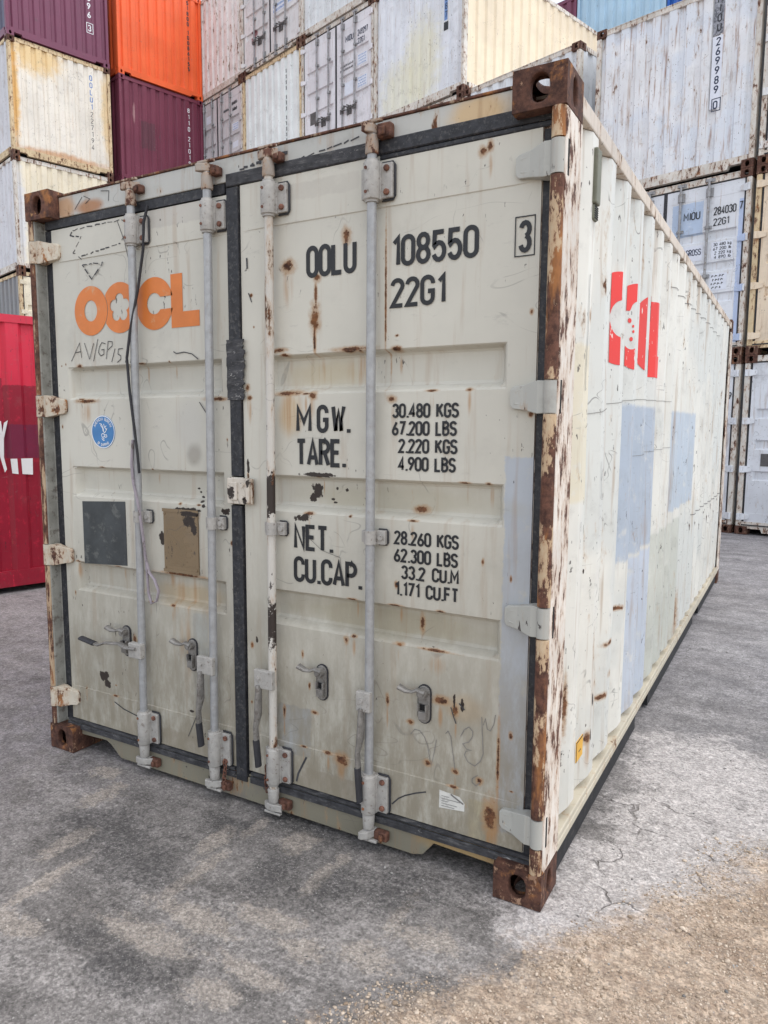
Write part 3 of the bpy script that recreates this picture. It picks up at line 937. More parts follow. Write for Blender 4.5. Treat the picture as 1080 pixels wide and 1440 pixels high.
# hinges
def hinge(xk, s, z, mat):
    """s = +1: blade runs to -x from a knuckle at xk (right post); -1 mirrored"""
    mb = MB()
    X = lambda a: xk - s * a
    poly = [(0.0, -0.048), (0.040, -0.050), (0.090, -0.038), (0.126, -0.034), (0.136, -0.022), (0.136, 0.024), (0.126, 0.034), (0.090, 0.038), (0.040, 0.050), (0.0, 0.048)]
    n = len(poly)
    ys = [0.012 if p[0] < 0.05 else 0.034 if p[0] < 0.1 else 0.042 for p in poly]
    v = [(X(a), y, z + b) for (a, b), y in zip(poly, ys)] + [(X(a), 0.0565, z + b) for a, b in poly]
    f = [(0, 1, 8, 9), (1, 2, 7, 8), (2, 3, 4, 5, 6, 7)] + [(i, i + n, (i + 1) % n + n, (i + 1) % n) for i in range(n)]
    mb.add(v, f)
    mb.tube([(xk, 0.016, z - 0.048), (xk, 0.016, z + 0.048)], 0.0205, 14)
    # raised welt along the blade
    mb.tube([(X(0.05), 0.030, z + 0.036), (X(0.088), 0.037, z + 0.024), (X(0.118), 0.042, z + 0.018)], 0.004, 6)
    mb.tube([(X(0.05), 0.030, z - 0.034), (X(0.088), 0.037, z - 0.024), (X(0.118), 0.042, z - 0.018)], 0.004, 6)
    return mb
for z in HZ:
    hinge(CW2 - 0.025, 1, z, None).build('hinge', mat_hinge, door_r, bevel=0.003)
    hinge(0.024, -1, z, None).build('hinge', mat_hinge_old, door_l, bevel=0.003)

# locking bars with their guides, cams and handles
BY = 0.024
def bar_x(i, z):
    xt, xb = RODS[i]
    return xb + (xt - xb) * (z - 0.06) / 2.48
def bracket(i, z0, z1, side=1):
    mb = MB()
    zc = (z0 + z1) / 2
    x = bar_x(i, zc)
    mb.tube([(bar_x(i, z0 - .008), BY, z0 - .008), (bar_x(i, z0), BY, z0), (bar_x(i, z0), BY, z0), (bar_x(i, z1), BY, z1), (bar_x(i, z1), BY, z1), (bar_x(i, z1 + .008), BY, z1 + .008)],
            [0.0225, 0.0225, 0.0285, 0.0285, 0.0225, 0.0225], 18)
    mb.box(x - 0.030, x + 0.030, BY + 0.006, 0.0555, z0, z1)
    mb.box(x + 0.026, x + 0.070, 0.036, 0.0555, z0 + 0.004, z1 - 0.004)
    mb.box(x - 0.050, x - 0.026, 0.038, 0.0555, z0 + 0.010, z1 - 0.010)
    return mb
def bracket_bolts(i, z0, z1):
    b = MB()
    x = bar_x(i, (z0 + z1) / 2)
    for z in (z0 + 0.022, z1 - 0.022):
        b.tube([(x + 0.050, 0.0365, z), (x + 0.050, 0.029, z), (x + 0.050, 0.0275, z)], [0.0105, 0.0105, 0.006], 8)
        b.tube([(x - 0.008, 0.001, z), (x - 0.008, -0.0065, z)], 0.0055, 8)
    return b
def rubber_outline(i, z0, z1):
    o = MB()
    x = bar_x(i, (z0 + z1) / 2)
    pts = [(x + 0.026, 0.050, z1), (x + 0.066, 0.050, z1), (x + 0.074, 0.050, z1 - 0.012), (x + 0.074, 0.050, z0 + 0.012), (x + 0.066, 0.050, z0), (x + 0.026, 0.050, z0)]
    o.tube(pts, 0.004, 6)
    return o
def cam(i, z, up, turn):
    mb = MB()
    x = bar_x(i, z)
    s = 1 if up else -1
    mb.tube([(x, BY, z - s * 0.075), (x, BY, z - s * 0.07), (x, BY, z - s * 0.018), (x, BY, z - s * 0.012)], [0.021, 0.0235, 0.0205, 0.015], 14)
    # forked cam plate with two jaws
    a = turn
    ca, sa = math.cos(a), math.sin(a)
    def R(u, w):
        return (x + u * ca - w * sa, BY + u * sa + w * ca)
    poly = [(-0.042, -0.006), (-0.020, -0.017), (0.012, -0.018), (0.046, -0.010), (0.040, 0.003), (0.018, 0.006), (0.030, 0.020), (0.002, 0.020), (-0.022, 0.012), (-0.044, 0.008)]
    z0, z1 = (z - 0.012, z + 0.016) if up else (z - 0.016, z + 0.012)
    p = [R(u, w) for u, w in poly]
    n = len(p)
    v = [(q[0], q[1], z0) for q in p] + [(q[0], q[1], z1) for q in p]
    mb.add(v, [tuple(range(n)), tuple(range(n, 2 * n))] + [(k, (k + 1) % n, (k + 1) % n + n, k + n) for k in range(n)])
    zt = z + s * 0.022
    mb.box(x - 0.040, x + 0.038, BY - 0.012, BY + 0.006, min(zt, zt + s * 0.010), max(zt, zt + s * 0.010))
    mb.box(x - 0.012, x + 0.012, BY - 0.012, BY + 0.008, min(z, zt), max(z, zt))
    return mb
for i in range(4):
    d = door_l if i < 2 else door_r
    rod = MB()
    rod.tube([(bar_x(i, z), BY, z) for z in (0.075, 0.6, 1.2, 1.8, 2.53)], 0.0165, 16)
    rod.build('locking_bar', mat_rodrust if i == 2 else mat_galv, d, fix=False)
    zt, zb = (2.302, 2.412) if i != 3 else (2.308, 2.428), (0.148, 0.292)
    if i == 2: zt = (2.322, 2.432)
    for z0, z1 in (zt, zb):
        bracket(i, z0, z1).build('bar_guide', mat_galv2, d, bevel=0.003)
        bracket_bolts(i, z0, z1).build('guide_bolt', mat_chain, d)
        rubber_outline(i, z0, z1).build('guide_seal', mat_cable, d)
    cam(i, 2.528, True, (0.4, 0.9, 0.1, 1.3)[i]).build('cam', mat_cam, d, bevel=0.003)
    cam(i, 0.070 if i != 2 else 0.052, False, (0.3, 0.5, 0.0, 1.2)[i]).build('cam', mat_galv2, d, bevel=0.003)
    # mid clamp
    x = bar_x(i, 1.17)
    c = MB()
    c.tube([(x, BY, 1.147), (x, BY, 1.195)], 0.0225, 16)
    c.box(x + 0.012, x + 0.053, 0.034, 0.0585, 1.146, 1.196)
    c.box(x - 0.042, x - 0.012, 0.036, 0.0585, 1.150, 1.192)
    c.tube([(x + 0.038, 0.035, 1.171), (x + 0.038, 0.026, 1.171)], 0.010, 8)
    c.build('bar_clamp', mat_galv2, d, bevel=0.002)
    o = MB(); o.tube([(x + 0.02, 0.053, 1.198), (x + 0.051, 0.053, 1.198), (x + 0.0565, 0.053, 1.190), (x + 0.0565, 0.053, 1.152), (x + 0.051, 0.053, 1.144), (x + 0.02, 0.053, 1.144)], 0.0035, 6)
    o.build('clamp_seal', mat_cable, d)

# hand levers
def lever(pts, w=0.016, t=0.30):
    mb = MB()
    mb.tube(pts, w, 10, True, t)
    return mb
h = MB()
x = bar_x(0, 0.58)
h.tube([(x - 0.004, -0.006, 0.590), (x - 0.06, -0.012, 0.588), (x - 0.10, -0.012, 0.600), (x - 0.20, -0.010, 0.588), (x - 0.24, -0.012, 0.572), (x - 0.34, -0.014, 0.586)],
       [0.018, 0.018, 0.015, 0.014, 0.013, 0.016], 10, True, 0.45)
h.build('door_handle', mat_steel, door_l, label='door handle swung out level to the left')
grip = MB()
grip.tube([(x - 0.265, -0.0135, 0.575), (x - 0.355, -0.015, 0.589)], 0.0185, 10, True, 0.5)
grip.build('handle_grip', mat_cable, door_l)
hb = MB(); hb.box(x - 0.052, x + 0.024, -0.010, 0.020, 0.545, 0.612); hb.build('handle_bracket', mat_galv2, door_l, bevel=0.004)
for i, ztop, zbot, dx, d in ((1, 0.605, 0.240, -0.045, door_l), (2, 0.600, 0.225, -0.048, door_r), (3, 0.600, 0.205, -0.018, door_r)):
    x = bar_x(i, ztop)
    hb = MB()
    hb.box(x + dx - 0.022, x + 0.018, -0.006, 0.016, ztop - 0.062, ztop + 0.012)
    hb.tube([(x + dx, -0.006, ztop - 0.02), (x + dx, -0.013, ztop - 0.02)], 0.009, 8)
    hb.build('handle_bracket', mat_galv2, d, bevel=0.004)
    hh = MB()
    X = x + dx
    hh.tube([(X, -0.004, ztop - 0.05), (X + 0.004, -0.012, ztop - 0.10), (X - 0.002, -0.008, ztop - 0.17), (X - 0.008, -0.016, ztop - 0.22), (X - 0.004, -0.014, ztop - 0.30), (X, -0.010, zbot)],
            [0.016, 0.020, 0.021, 0.015, 0.016, 0.015], 10, True, 0.5)
    hh.build('door_handle', mat_steel, d)
    hg = MB()
    hg.tube([(X - 0.007, -0.0165, ztop - 0.27), (X, -0.012, zbot - 0.005)], 0.0170, 10, True, 0.6)
    hg.build('handle_grip', mat_cable, d)
# handle catches: long plate, pivot, thrown-up flap
def catch(x, z, s=1):
    mb = MB()
    n = 8
    pl = [(x + 0.022 * math.cos(a), z + 0.045 + 0.022 * math.sin(a)) for a in [math.pi * k / n for k in range(n + 1)]] + \
         [(x + 0.022 * math.cos(a), z - 0.045 + 0.022 * math.sin(a)) for a in [math.pi + math.pi * k / n for k in range(n + 1)]]
    mb.prism_y(pl, 0.048, 0.0565)
    mb.tube([(x, 0.049, z + 0.044), (x, 0.022, z + 0.044)], 0.017, 12)
    mb.tube([(x, 0.049, z + 0.044), (x, 0.018, z + 0.044)], 0.009, 10)
    mb.box(x - 0.015, x + 0.015, 0.032, 0.048, z - 0.052, z - 0.022)
    mb.box(x - 0.018, x - 0.012, 0.030, 0.048, z - 0.022, z + 0.005)
    mb.box(x + 0.012, x + 0.018, 0.030, 0.048, z - 0.022, z + 0.005)
    return mb
def catch_seal(x, z):
    n = 8
    pl = [(x + 0.0265 * math.cos(a), z + 0.045 + 0.0265 * math.sin(a)) for a in [math.pi * k / n for k in range(n + 1)]] + \
         [(x + 0.0265 * math.cos(a), z - 0.045 + 0.0265 * math.sin(a)) for a in [math.pi + math.pi * k / n for k in range(n + 1)]]
    return MB().prism_y(pl, 0.0535, 0.0575)
def flap(x, z):
    mb = MB()
    mb.tube([(x + 0.012, 0.032, z + 0.050), (x - 0.018, 0.028, z + 0.056), (x - 0.034, 0.022, z + 0.048), (x - 0.055, 0.018, z + 0.050), (x - 0.082, 0.014, z + 0.062)],
            [0.017, 0.014, 0.011, 0.017, 0.020], 10, True, 0.5)
    return mb
for x, d in ((0.498, door_l), (0.900, door_l), (1.560, door_r), (1.990, door_r)):
    catch(x, 0.592).build('handle_catch', mat_steel, d, bevel=0.002)
    flap(x, 0.592).build('catch_flap', mat_steel, d)
    catch_seal(x, 0.592).build('catch_seal', mat_cable, d)
    o = MB(); o.box(x - 0.012, x + 0.012, 0.0445, 0.0475, 0.572, 0.592); o.build('catch_slot', mat_dark, d)

# lock box across the centre seam
lb = MB()
lb.box(1.128, 1.252, 0.030, 0.0465, 1.255, 1.356)
lb.box(1.128, 1.196, 0.0465, 0.056, 1.2515, 1.3585)
lb.box(1.150, 1.182, 0.022, 0.030, 1.270, 1.340)
lb.box(1.228, 1.246, 0.020, 0.030, 1.262, 1.350)
lb.tube([(1.205, 0.031, 1.33), (1.205, 0.024, 1.33)], 0.010, 8)
lb.tube([(1.205, 0.031, 1.28), (1.205, 0.024, 1.28)], 0.010, 8)
lb.build('lock_box', mat_lock, door_r, bevel=0.003)

# ------------------------------------------------------------------ lettering on the right door
PY = DOOR_Y - 0.0021
PYF = DOOR_Y - 0.0046
def put_text(lines, mat, parent, y=PY, **kw):
    for s, x, z, h, w in lines:
        mb = MB()
        text(mb, s, x, z, h, front(y), width=w, **kw)
        mb.build('lettering', mat, parent, fix=False)
put_text([('OOLU', 1.496, 2.088, 0.112, 0.212), ('108550', 1.842, 2.090, 0.102, 0.316), ('22G1', 1.842, 1.956, 0.098, 0.204)], mat_black, door_r, stroke=0.15)
put_text([('M', 1.446, 1.534, 0.103, 0.070), ('G', 1.538, 1.534, 0.103, 0.052), ('W.', 1.602, 1.534, 0.103, 0.082),
          ('TARE.', 1.443, 1.410, 0.103, 0.222)], mat_black, door_r, stroke=0.155)
put_text([('30.480 KGS', 1.851, 1.587, 0.050, 0.249), ('67.200 LBS', 1.851, 1.527, 0.050, 0.243), ('2.220 KGS', 1.876, 1.467, 0.050, 0.221), ('4.900 LBS', 1.876, 1.406, 0.050, 0.216)],
         mat_black, door_r, stroke=0.17)
put_text([('NET.', 1.431, 1.092, 0.100, 0.178), ('CU.CAP.', 1.429, 0.968, 0.100, 0.304)], mat_black, door_r, stroke=0.155)
put_text([('28.260 KGS', 1.862, 1.148, 0.050, 0.246), ('62.300 LBS', 1.862, 1.086, 0.050, 0.244), ('33.2', 1.891, 1.027, 0.050, 0.095), ('CU.M', 2.010, 1.029, 0.050, 0.100),
          ('1.171 CU.FT', 1.866, 0.966, 0.051, 0.245)], mat_black, door_r, stroke=0.17)
mb = MB()
text(mb, '3', 2.287, 2.086, 0.096, front(PYF), width=0.042, stroke=0.15)
x0, x1, z0, z1 = 2.277, 2.338, 2.077, 2.193
ribbon(mb, [(x0, z0), (x1, z0), (x1, z1), (x0, z1), (x0, z0)], 0.0035, front(PYF), 0)
mb.build('lettering', mat_black, door_r, fix=False, label='boxed check digit 3')
# scribbles on the right door
mb = MB()
SC = [[(1.935,.468),(1.952,.490),(1.970,.489),(1.990,.470),(2.003,.440),(2.012,.39),(2.018,.372),(2.028,.42),(2.036,.470)],
      [(2.071,.500),(2.080,.512),(2.090,.494),(2.100,.43),(2.108,.378)],
      [(2.127,.503),(2.140,.530),(2.157,.543),(2.171,.530),(2.171,.513),(2.158,.490),(2.135,.478),(2.150,.462),(2.169,.462),(2.148,.455),(2.142,.440),(2.155,.418),(2.180,.409),(2.200,.430),(2.210,.459),(2.205,.53),(2.202,.588)],
      [(2.208,.560),(2.215,.585),(2.222,.550),(2.233,.545),(2.245,.570),(2.250,.605)],
      [(2.192,.379),(2.172,.362),(2.172,.348),(2.187,.339),(2.200,.355)]]
for k, s in enumerate(SC): scribble(mb, s, 0.0024, front(PY), k % 3)
mb.build('scribble', mat_ink2, door_r, fix=False)['kind'] = 'stuff'
mb = MB()
for k, s in enumerate([[(1.863,.186),(1.89,.215),(1.916,.233),(1.96,.254),(2.000,.269)], [(1.435,.163),(1.445,.20),(1.484,.275)], [(1.231,2.06),(1.236,2.05),(1.246,2.025)],
                       [(1.50,1.19),(1.505,1.14),(1.56,1.10),(1.64,1.08),(1.655,.98)], [(1.225,2.19),(1.227,2.15)],[(2.09,.60),(2.10,.57),(2.11,.545)],[(2.12,.62),(2.14,.60)]]):
    scribble(mb, s, (0.005, 0.008, 0.004, 0.0015, 0.007, 0.004, 0.005)[k], front(PYF), k % 3)
mb.build('scuff', mat_ink, door_r, fix=False)['kind'] = 'stuff'
pl = MB(); pl.prism_y([(2.051, .226), (2.146, .236), (2.147, .262), (2.128, .284), (2.052, .291)], 0.0552, 0.0562)
st = pl.build('paper_label', mat_paper, door_r)
mb = MB()
for k in range(5):
    ribbon(mb, [(2.06, .272 - k * .009), (2.06 + (.03, .07, .025, .06, .05)[k], .272 - k * .009 + .001)], 0.0022, front(0.0548), k % 3)
ribbon(mb, [(2.095, .286), (2.122, .272), (2.143, .262)], 0.006, front(0.0545), 0)
mb.build('label_print', mat_ink2, door_r, fix=False)['kind'] = 'stuff'

# ------------------------------------------------------------------ left door marks
def polar(cx, cz, outer, inner, a0=0, a1=360, n=64):
    """ring sector; outer/inner functions of angle in degrees -> (u,v) radii points"""
    vs, fs = [], []
    m = n + 1
    for i in range(m):
        a = a0 + (a1 - a0) * i / n
        vs.append(outer(a)); vs.append(inner(a))
    for i in range(n):
        fs.append((2 * i, 2 * i + 1, 2 * i + 3, 2 * i + 2))
    return vs, fs
def logo_shapes(R=0.1065, hole=0.043):
    """the four letters as lists of (verts2d, faces), in a frame with O1's centre at the origin"""
    out = []
    c, s = (lambda a: math.cos(math.radians(a))), (lambda a: math.sin(math.radians(a)))
    o1 = polar(0, 0, lambda a: (R * c(a), R * s(a)), lambda a: (hole * 0.95 * c(a), hole * 1.05 * s(a)))
    out.append(o1)
    fl = lambda a: 0.036 + 0.024 * math.sqrt(abs(math.cos(math.radians(2.5 * (a - 90)))))
    cut = -0.092            # second O is overlapped by the first: start it where the first ends
    cx2 = 0.183
    def out2(a):
        u, v = R * c(a), R * s(a)
        lim = R * math.sqrt(max(0, 1 - (v / R) ** 2)) + 0.003
        return (max(cx2 + u, lim), v)
    out.append(polar(0, 0, out2, lambda a: (cx2 + fl(a) * c(a), fl(a) * s(a))))
    cx3 = 0.390
    def out3(a):
        u, v = R * c(a), R * s(a)
        lim = cx2 + R * math.sqrt(max(0, 1 - (v / R) ** 2)) + 0.003
        return (max(cx3 + u, lim), v)
    def in3(a):
        return (cx3 + 0.041 * c(a), 0.043 * s(a))
    out.append(polar(0, 0, out3, in3, 36, 324, 56))
    g = math.asin(0.025 / R) * 180 / math.pi
    # lips beside the slot
    for sgn in (1, -1):
        pts_o = [(cx3 + R * c(a), sgn * R * s(a)) for a in np.linspace(36, g, 5)]
        pi = (cx3 + 0.041 * c(36), sgn * 0.043 * s(36))
        out.append(([pi] + pts_o, [(0, i, i + 1) for i in range(1, 5)]))
    out.append(([(0.485, -0.105), (0.549, -0.043), (0.549, 0.108), (0.485, 0.108), (0.638, -0.105), (0.638, -0.043)],
                [(0, 1, 2, 3), (0, 4, 5, 1)]))
    return out
LC = (0.341, 2.062)
mb = MB()
for vs_, fs_ in logo_shapes():
    mb.add([(LC[0] + u, PY, LC[1] + v) for u, v in vs_], fs_)
mb.build('logo', mat_orange, door_l, label='orange line logo')
# blue class sticker
mb = MB(); mb.prism_y([(0.390 + 0.076 * math.cos(t), 1.532 + 0.073 * math.sin(t)) for t in np.linspace(0, 2 * math.pi, 49)[:-1]], PY - 0.0002, PY + 0.003)
stk = mb.build('round_sticker', mat_stick_b, door_l)
mb = MB()
ribbon(mb, [(0.390 + 0.0735 * math.cos(t), 1.532 + 0.0705 * math.sin(t)) for t in np.linspace(0, 2 * math.pi, 49)], 0.004, front(PY - 0.0008), 0)
def ring_text(mb, s, r, a_mid, h, cw=True):
    tot = sum(gw(c) * h + 0.25 * h for c in s)
    a = a_mid + (tot / r / 2 if cw else -tot / r / 2)
    for c in s:
        w = (gw(c) + 0.25) * h
        am = a - w / r / 2 if cw else a + w / r / 2
        if c != ' ':
            for st in GLY[c]:
                pts = []
                for p in st:
                    u = (p[0] - gw(c) / 2) * h
                    v = p[1] * h
                    if cw: rad, ang = r + v, am - u / r
                    else: rad, ang = r - v, am + u / r
                    pts.append((0.390 + rad * math.cos(ang), 1.532 + rad * math.sin(ang) * 0.965))
                ribbon(mb, pts, h * 0.17, front(PY - 0.0008), 1)
        a = a - w / r if cw else a + w / r
ring_text(mb, 'AMERICAN BUREAU', 0.0535, math.pi / 2, 0.0125)
ring_text(mb, 'OF SHIPPING', 0.066, -math.pi / 2, 0.0125, False)
eagle = [[(-.022,.036),(-.008,.030),(.002,.012),(.004,-.004)], [(-.016,.028),(-.004,.016),(.0,.0)], [(-.010,.034),(-.002,.018)], [(.004,.034),(.008,.022),(.016,.012),(.024,.008)],
         [(.022,.026),(.012,.018),(.006,.022)], [(.026,.014),(.018,.002),(.010,-.006),(.004,-.002)], [(-.010,-.012),(-.002,-.008),(.008,-.014),(.004,-.024),(-.008,-.026),(-.012,-.018),(-.010,-.012)],
         [(.006,-.022),(.016,-.026),(.024,-.022),(.020,-.014),(.010,-.016)], [(-.010,-.030),(.0,-.040),(.008,-.038)], [(-.004,-.034),(.006,-.030)]]
for k, s in enumerate(eagle):
    ribbon(mb, [(0.392 + a, 1.534 + b) for a, b in s], 0.0034, front(PY - 0.0008), k % 3)
mb.build('sticker_print', mat_white, door_l, fix=False)['kind'] = 'stuff'
# black square decal, brown data plate
mb = MB(); mb.prism_y([(.230, .922), (.514, .938), (.514, 1.226), (.231, 1.213)], PY, PY + 0.003); mb.build('black_square_decal', mat_blksq, door_l)
mb = MB()
mb.prism_y([(.752, .946), (.947, .943), (.947, 1.203), (.753, 1.208)], 0.052, 0.0585)
for z0, z1 in ((.940, .953), (1.198, 1.212)):
    mb.box(.748, .951, 0.0495, 0.0515, z0, z1)
for x0 in (.760, .938):
    for z0 in (.960, 1.19):
        mb.tube([(x0, 0.0525, z0), (x0, 0.048, z0)], 0.005, 8)
for k in range(22):
    mb.box(.768, .768 + gr.uniform(.09, .16), 0.0508, 0.0518, 0.970 + k * .0098, 0.9735 + k * .0098)
mb.build('data_plate', mat_plate, door_l)
# pen marks and dotted outlines of lost stickers
mb = MB()
for k, s in enumerate([[(.198,1.850),(.258,1.928),(.268,1.862)], [(.225,1.886),(.266,1.890)], [(.291,1.926),(.320,1.854),(.352,1.922)], [(.346,1.844),(.379,1.938)],
        [(.428,1.915),(.405,1.922),(.388,1.905),(.380,1.880),(.395,1.864),(.415,1.872),(.416,1.892),(.398,1.890)], [(.429,1.850),(.445,1.925),(.470,1.922),(.470,1.905),(.442,1.888)],
        [(.462,1.835),(.486,1.892)], [(.535,1.890),(.508,1.889),(.503,1.868),(.520,1.860),(.520,1.845),(.496,1.832)], [(.548,1.829),(.565,1.889)], [(.578,1.826),(.590,1.886)]]):
    scribble(mb, s, 0.0033, front(PY), k % 3)
mb.build('scribble', mat_ink, door_l, fix=False)['kind'] = 'stuff'
def dashes(mb, pts, w, r, place):
    for a, b in zip(pts[:-1], pts[1:]):
        a, b = np.array(a), np.array(b)
        L = np.linalg.norm(b - a)
        t = 0
        while t < L:
            l = r.uniform(.008, .035)
            p, q = a + (b - a) * t / L, a + (b - a) * min(t + l, L) / L
            j = np.array([r.uniform(-.003, .003), r.uniform(-.003, .003)])
            ribbon(mb, [p + j, q - j], w * r.uniform(.6, 1.5), place, r.randrange(3))
            t += l + r.uniform(.004, .025)
mb = MB()
dashes(mb, [(.226,2.395),(.30,2.382),(.245,2.32),(.30,2.285)], 0.004, gr, front(PYF))
dashes(mb, [(.226,2.395),(.25,2.415),(.40,2.420),(.56,2.418)], 0.004, gr, front(PYF))
dashes(mb, [(.56,2.418),(.60,2.39),(.545,2.325),(.30,2.30)], 0.004, gr, front(PYF))
dashes(mb, [(.301,2.262),(.434,2.259),(.358,2.196),(.301,2.262)], 0.0045, gr, front(PYF))
scribble(mb, [(.53,2.42),(.57,2.33),(.60,2.22)], 0.003, front(PYF))
scribble(mb, [(.834,1.862),(.85,1.853),(.893,1.857),(.935,1.848),(.969,1.825)], 0.004, front(PYF), 1)
scribble(mb, [(.86,.10+.12),(.90,.30),(.92,.345)], 0.003, front(PYF), 1)
scribble(mb, [(.40,.285),(.46,.262),(.56,.245)], 0.005, front(PYF), 2)
scribble(mb, [(.97,1.655),(1.03,1.58)], 0.004, front(PYF), 2)
mb.build('sticker_ghost', mat_ink, door_l, fix=False)['kind'] = 'stuff'

# loose marks on header
mb = MB()
HYF = 0.0528
for k, s in enumerate([[(.32,2.545),(.27,2.50)], [(.33,2.548),(.37,2.53),(.34,2.515)], [(.44,2.552),(.49,2.545),(.485,2.505)]]):
    scribble(mb, s, 0.003, front(HYF), k)
dashes(mb, [(1.22,2.515),(1.42,2.535)], 0.010, gr, front(HYF))
dashes(mb, [(1.45,2.50),(1.72,2.53)], 0.004, gr, front(HYF))
dashes(mb, [(1.20,2.51),(1.30,2.52)], 0.008, gr, front(HYF))
mb.build('scuff', mat_ink, header, fix=False)['kind'] = 'stuff'

# ------------------------------------------------------------------ side logo draped over the corrugation
def depth_at(y):
    for (a, da), (b, db) in zip(prof[:-1], prof[1:]):
        if a <= y <= b:
            return da + (db - da) * (y - a) / max(1e-9, b - a)
    return 0
def drape(name, mat, intervals, y0, y1, step=0.006, parent=None, lift=0.0022, skip_ridges=True):
    ys = sorted(set([round(v, 4) for v in np.arange(y0, y1, step)] + [round(s, 4) for s, d in prof if y0 < s < y1] + [y1]))
    mb = MB()
    prev = None
    X = lambda y, z: CW2 - (0.004 + depth_at(y) + 0.002 + max(-0.002, dent(y, z))) + lift
    for y in ys:
        cur = intervals(y)
        ym = (prev[0] + y) / 2 if prev else y
        worn = skip_ridges and (ym - 0.051) % 0.278 < 0.073          # paint scraped off the outer ridges
        if prev is not None and len(prev[1]) == len(cur) and not worn:
            ya = prev[0]
            for (a0, a1), (b0, b1) in zip(prev[1], cur):
                K = 5
                v = []
                for t in range(K + 1):
                    za, zb = a0 + (a1 - a0) * t / K, b0 + (b1 - b0) * t / K
                    v += [(X(ya, za), ya, za), (X(y, zb), y, zb)]
                mb.add(v, [(2 * t, 2 * t + 1, 2 * t + 3, 2 * t + 2) for t in range(K)])
        prev = (y, cur)
    return mb.build(name, mat, parent, fix=False)
def sub(iv, cuts):
    out = [iv]
    for c0, c1 in cuts:
        nx = []
        for a, b in out:
            if c1 <= a or c0 >= b: nx.append((a, b)); continue
            if c0 > a: nx.append((a, c0))
            if c1 < b: nx.append((c1, b))
        out = nx
    return out
SR = 0.172
def chord(y, c, r, rz=None):
    t = 1 - ((y - c) / r) ** 2
    return None if t <= 0 else (rz or r) * math.sqrt(t)
ZC = 1.982
def o1_iv(y):
    h = chord(y, 0.885, SR, 0.18)
    if not h: return []
    q = chord(y, 0.895, 0.066, 0.072)
    return sub((ZC - h, ZC + h), [(ZC - q, ZC + q)] if q else [])
def o2_iv(y):
    h = chord(y, 1.178, SR, 0.18)
    if not h: return []
    cuts = []
    for k in range(5):
        a = math.radians(90 + 72 * k)
        cy, cz, r = 1.176 - 0.060 * math.cos(a), ZC + 0.062 * math.sin(a), 0.045
        q = chord(y, cy, r)
        if q: cuts.append((cz - q, cz + q))
    q = chord(y, 1.176, 0.05)
    if q: cuts.append((ZC - q, ZC + q))
    return sub((ZC - h, ZC + h), cuts)
def c_iv(y):
    h = chord(y, 1.505, SR, 0.18)
    if not h: return []
    cuts = []
    q = chord(y, 1.505, 0.066)
    if q: cuts.append((ZC - q, ZC + q))
    if y > 1.505: cuts.append((ZC - 0.040, ZC + 0.040))
    return sub((ZC - h, ZC + h), cuts)
def l_iv(y):
    if y < 1.760: return [(ZC - 0.18, ZC + 0.18)]
    return [(ZC - 0.18, ZC - 0.075)]
drape('logo', mat_red_logo, o1_iv, 0.716, 0.950, parent=walls[1])
drape('logo', mat_red_logo, o2_iv, 1.012, 1.236, parent=walls[1])
drape('logo', mat_red_logo, c_iv, 1.340, 1.648, parent=walls[1])
drape('logo', mat_red_logo, l_iv, 1.652, 1.90, parent=walls[1], skip_ridges=False)
# dots in the flower
def dot_iv(cy, cz, r):
    def f(y):
        q = chord(y, cy, r)
        return [(cz - q, cz + q)] if q else []
    return f
for cy, cz, r in ((1.128, 2.006, .010), (1.148, 1.984, .006), (1.150, 1.962, .006), (1.140, 1.930, .009)):
    drape('logo', mat_red_logo, dot_iv(cy, cz, r), cy - r + .0005, cy + r - .0005, 0.002, walls[1])
# marks on the side
def side_line(name, pts, w, mat, lift=0.003):
    mb = MB()
    X = lambda y, z: CW2 - (0.004 + depth_at(y) + 0.002 + max(-0.002, dent(y, z))) + lift
    P = []
    for (ya, za), (yb, zb) in zip(pts[:-1], pts[1:]):
        m = max(1, int(math.hypot(yb - ya, zb - za) / 0.012))
        P += [(ya + (yb - ya) * t / m, za + (zb - za) * t / m) for t in range(m)]
    P.append(pts[-1])
    ribbon(mb, P, w, lambda u, v, k: (X(u, v), u, v), 0)
    return mb.build(name, mat, walls[1], fix=False)
side_line('weld_crack', [(.445, 2.43), (.449, 2.30), (.452, 2.20), (.447, 2.12), (.440, 2.06)], .006, mat_ink)
side_line('weld_crack', [(.350, 2.06), (.355, 1.96), (.357, 1.85), (.352, 1.76), (.354, 1.68)], .004, mat_ink)
side_line('scratch', [(.37, 1.555), (.50, 1.60), (.62, 1.615), (.78, 1.645), (.95, 1.66), (1.3, 1.682), (1.7, 1.69), (2.3, 1.70)], .0022, mat_ink2)
side_line('scratch', [(1.30, 1.42), (1.6, 1.435), (2.0, 1.44), (2.5, 1.445)], .002, mat_ink2)
side_line('scratch', [(.62, 1.43), (.625, 1.38), (.63, 1.33), (.645, 1.29), (.655, 1.31)], .003, mat_ink2)
side_line('scratch', [(2.2, 2.32), (2.8, 2.31), (3.6, 2.33), (4.8, 2.32)], .004, mat_ink2)
side_line('scratch', [(3.25, 2.2), (3.27, 2.05), (3.26, 1.9), (3.29, 1.8), (3.3, 1.65)], .008, mat_ink2)
side_line('scratch', [(3.5, .92), (4.2, .93), (5.2, .92), (5.8, .93)], .006, mat_ink2)
q = random.Random(21)
for k in range(8):
    y = 3.42 + k * 0.278 + q.uniform(-.02, .02)
    z = .86 + q.uniform(-.05, .05)
    side_line('rust_mark', [(y, z), (y + q.uniform(.02, .05), z - q.uniform(.01, .03)), (y + .04, z - q.uniform(.04, .08))], q.uniform(.008, .02), mat_keeper)
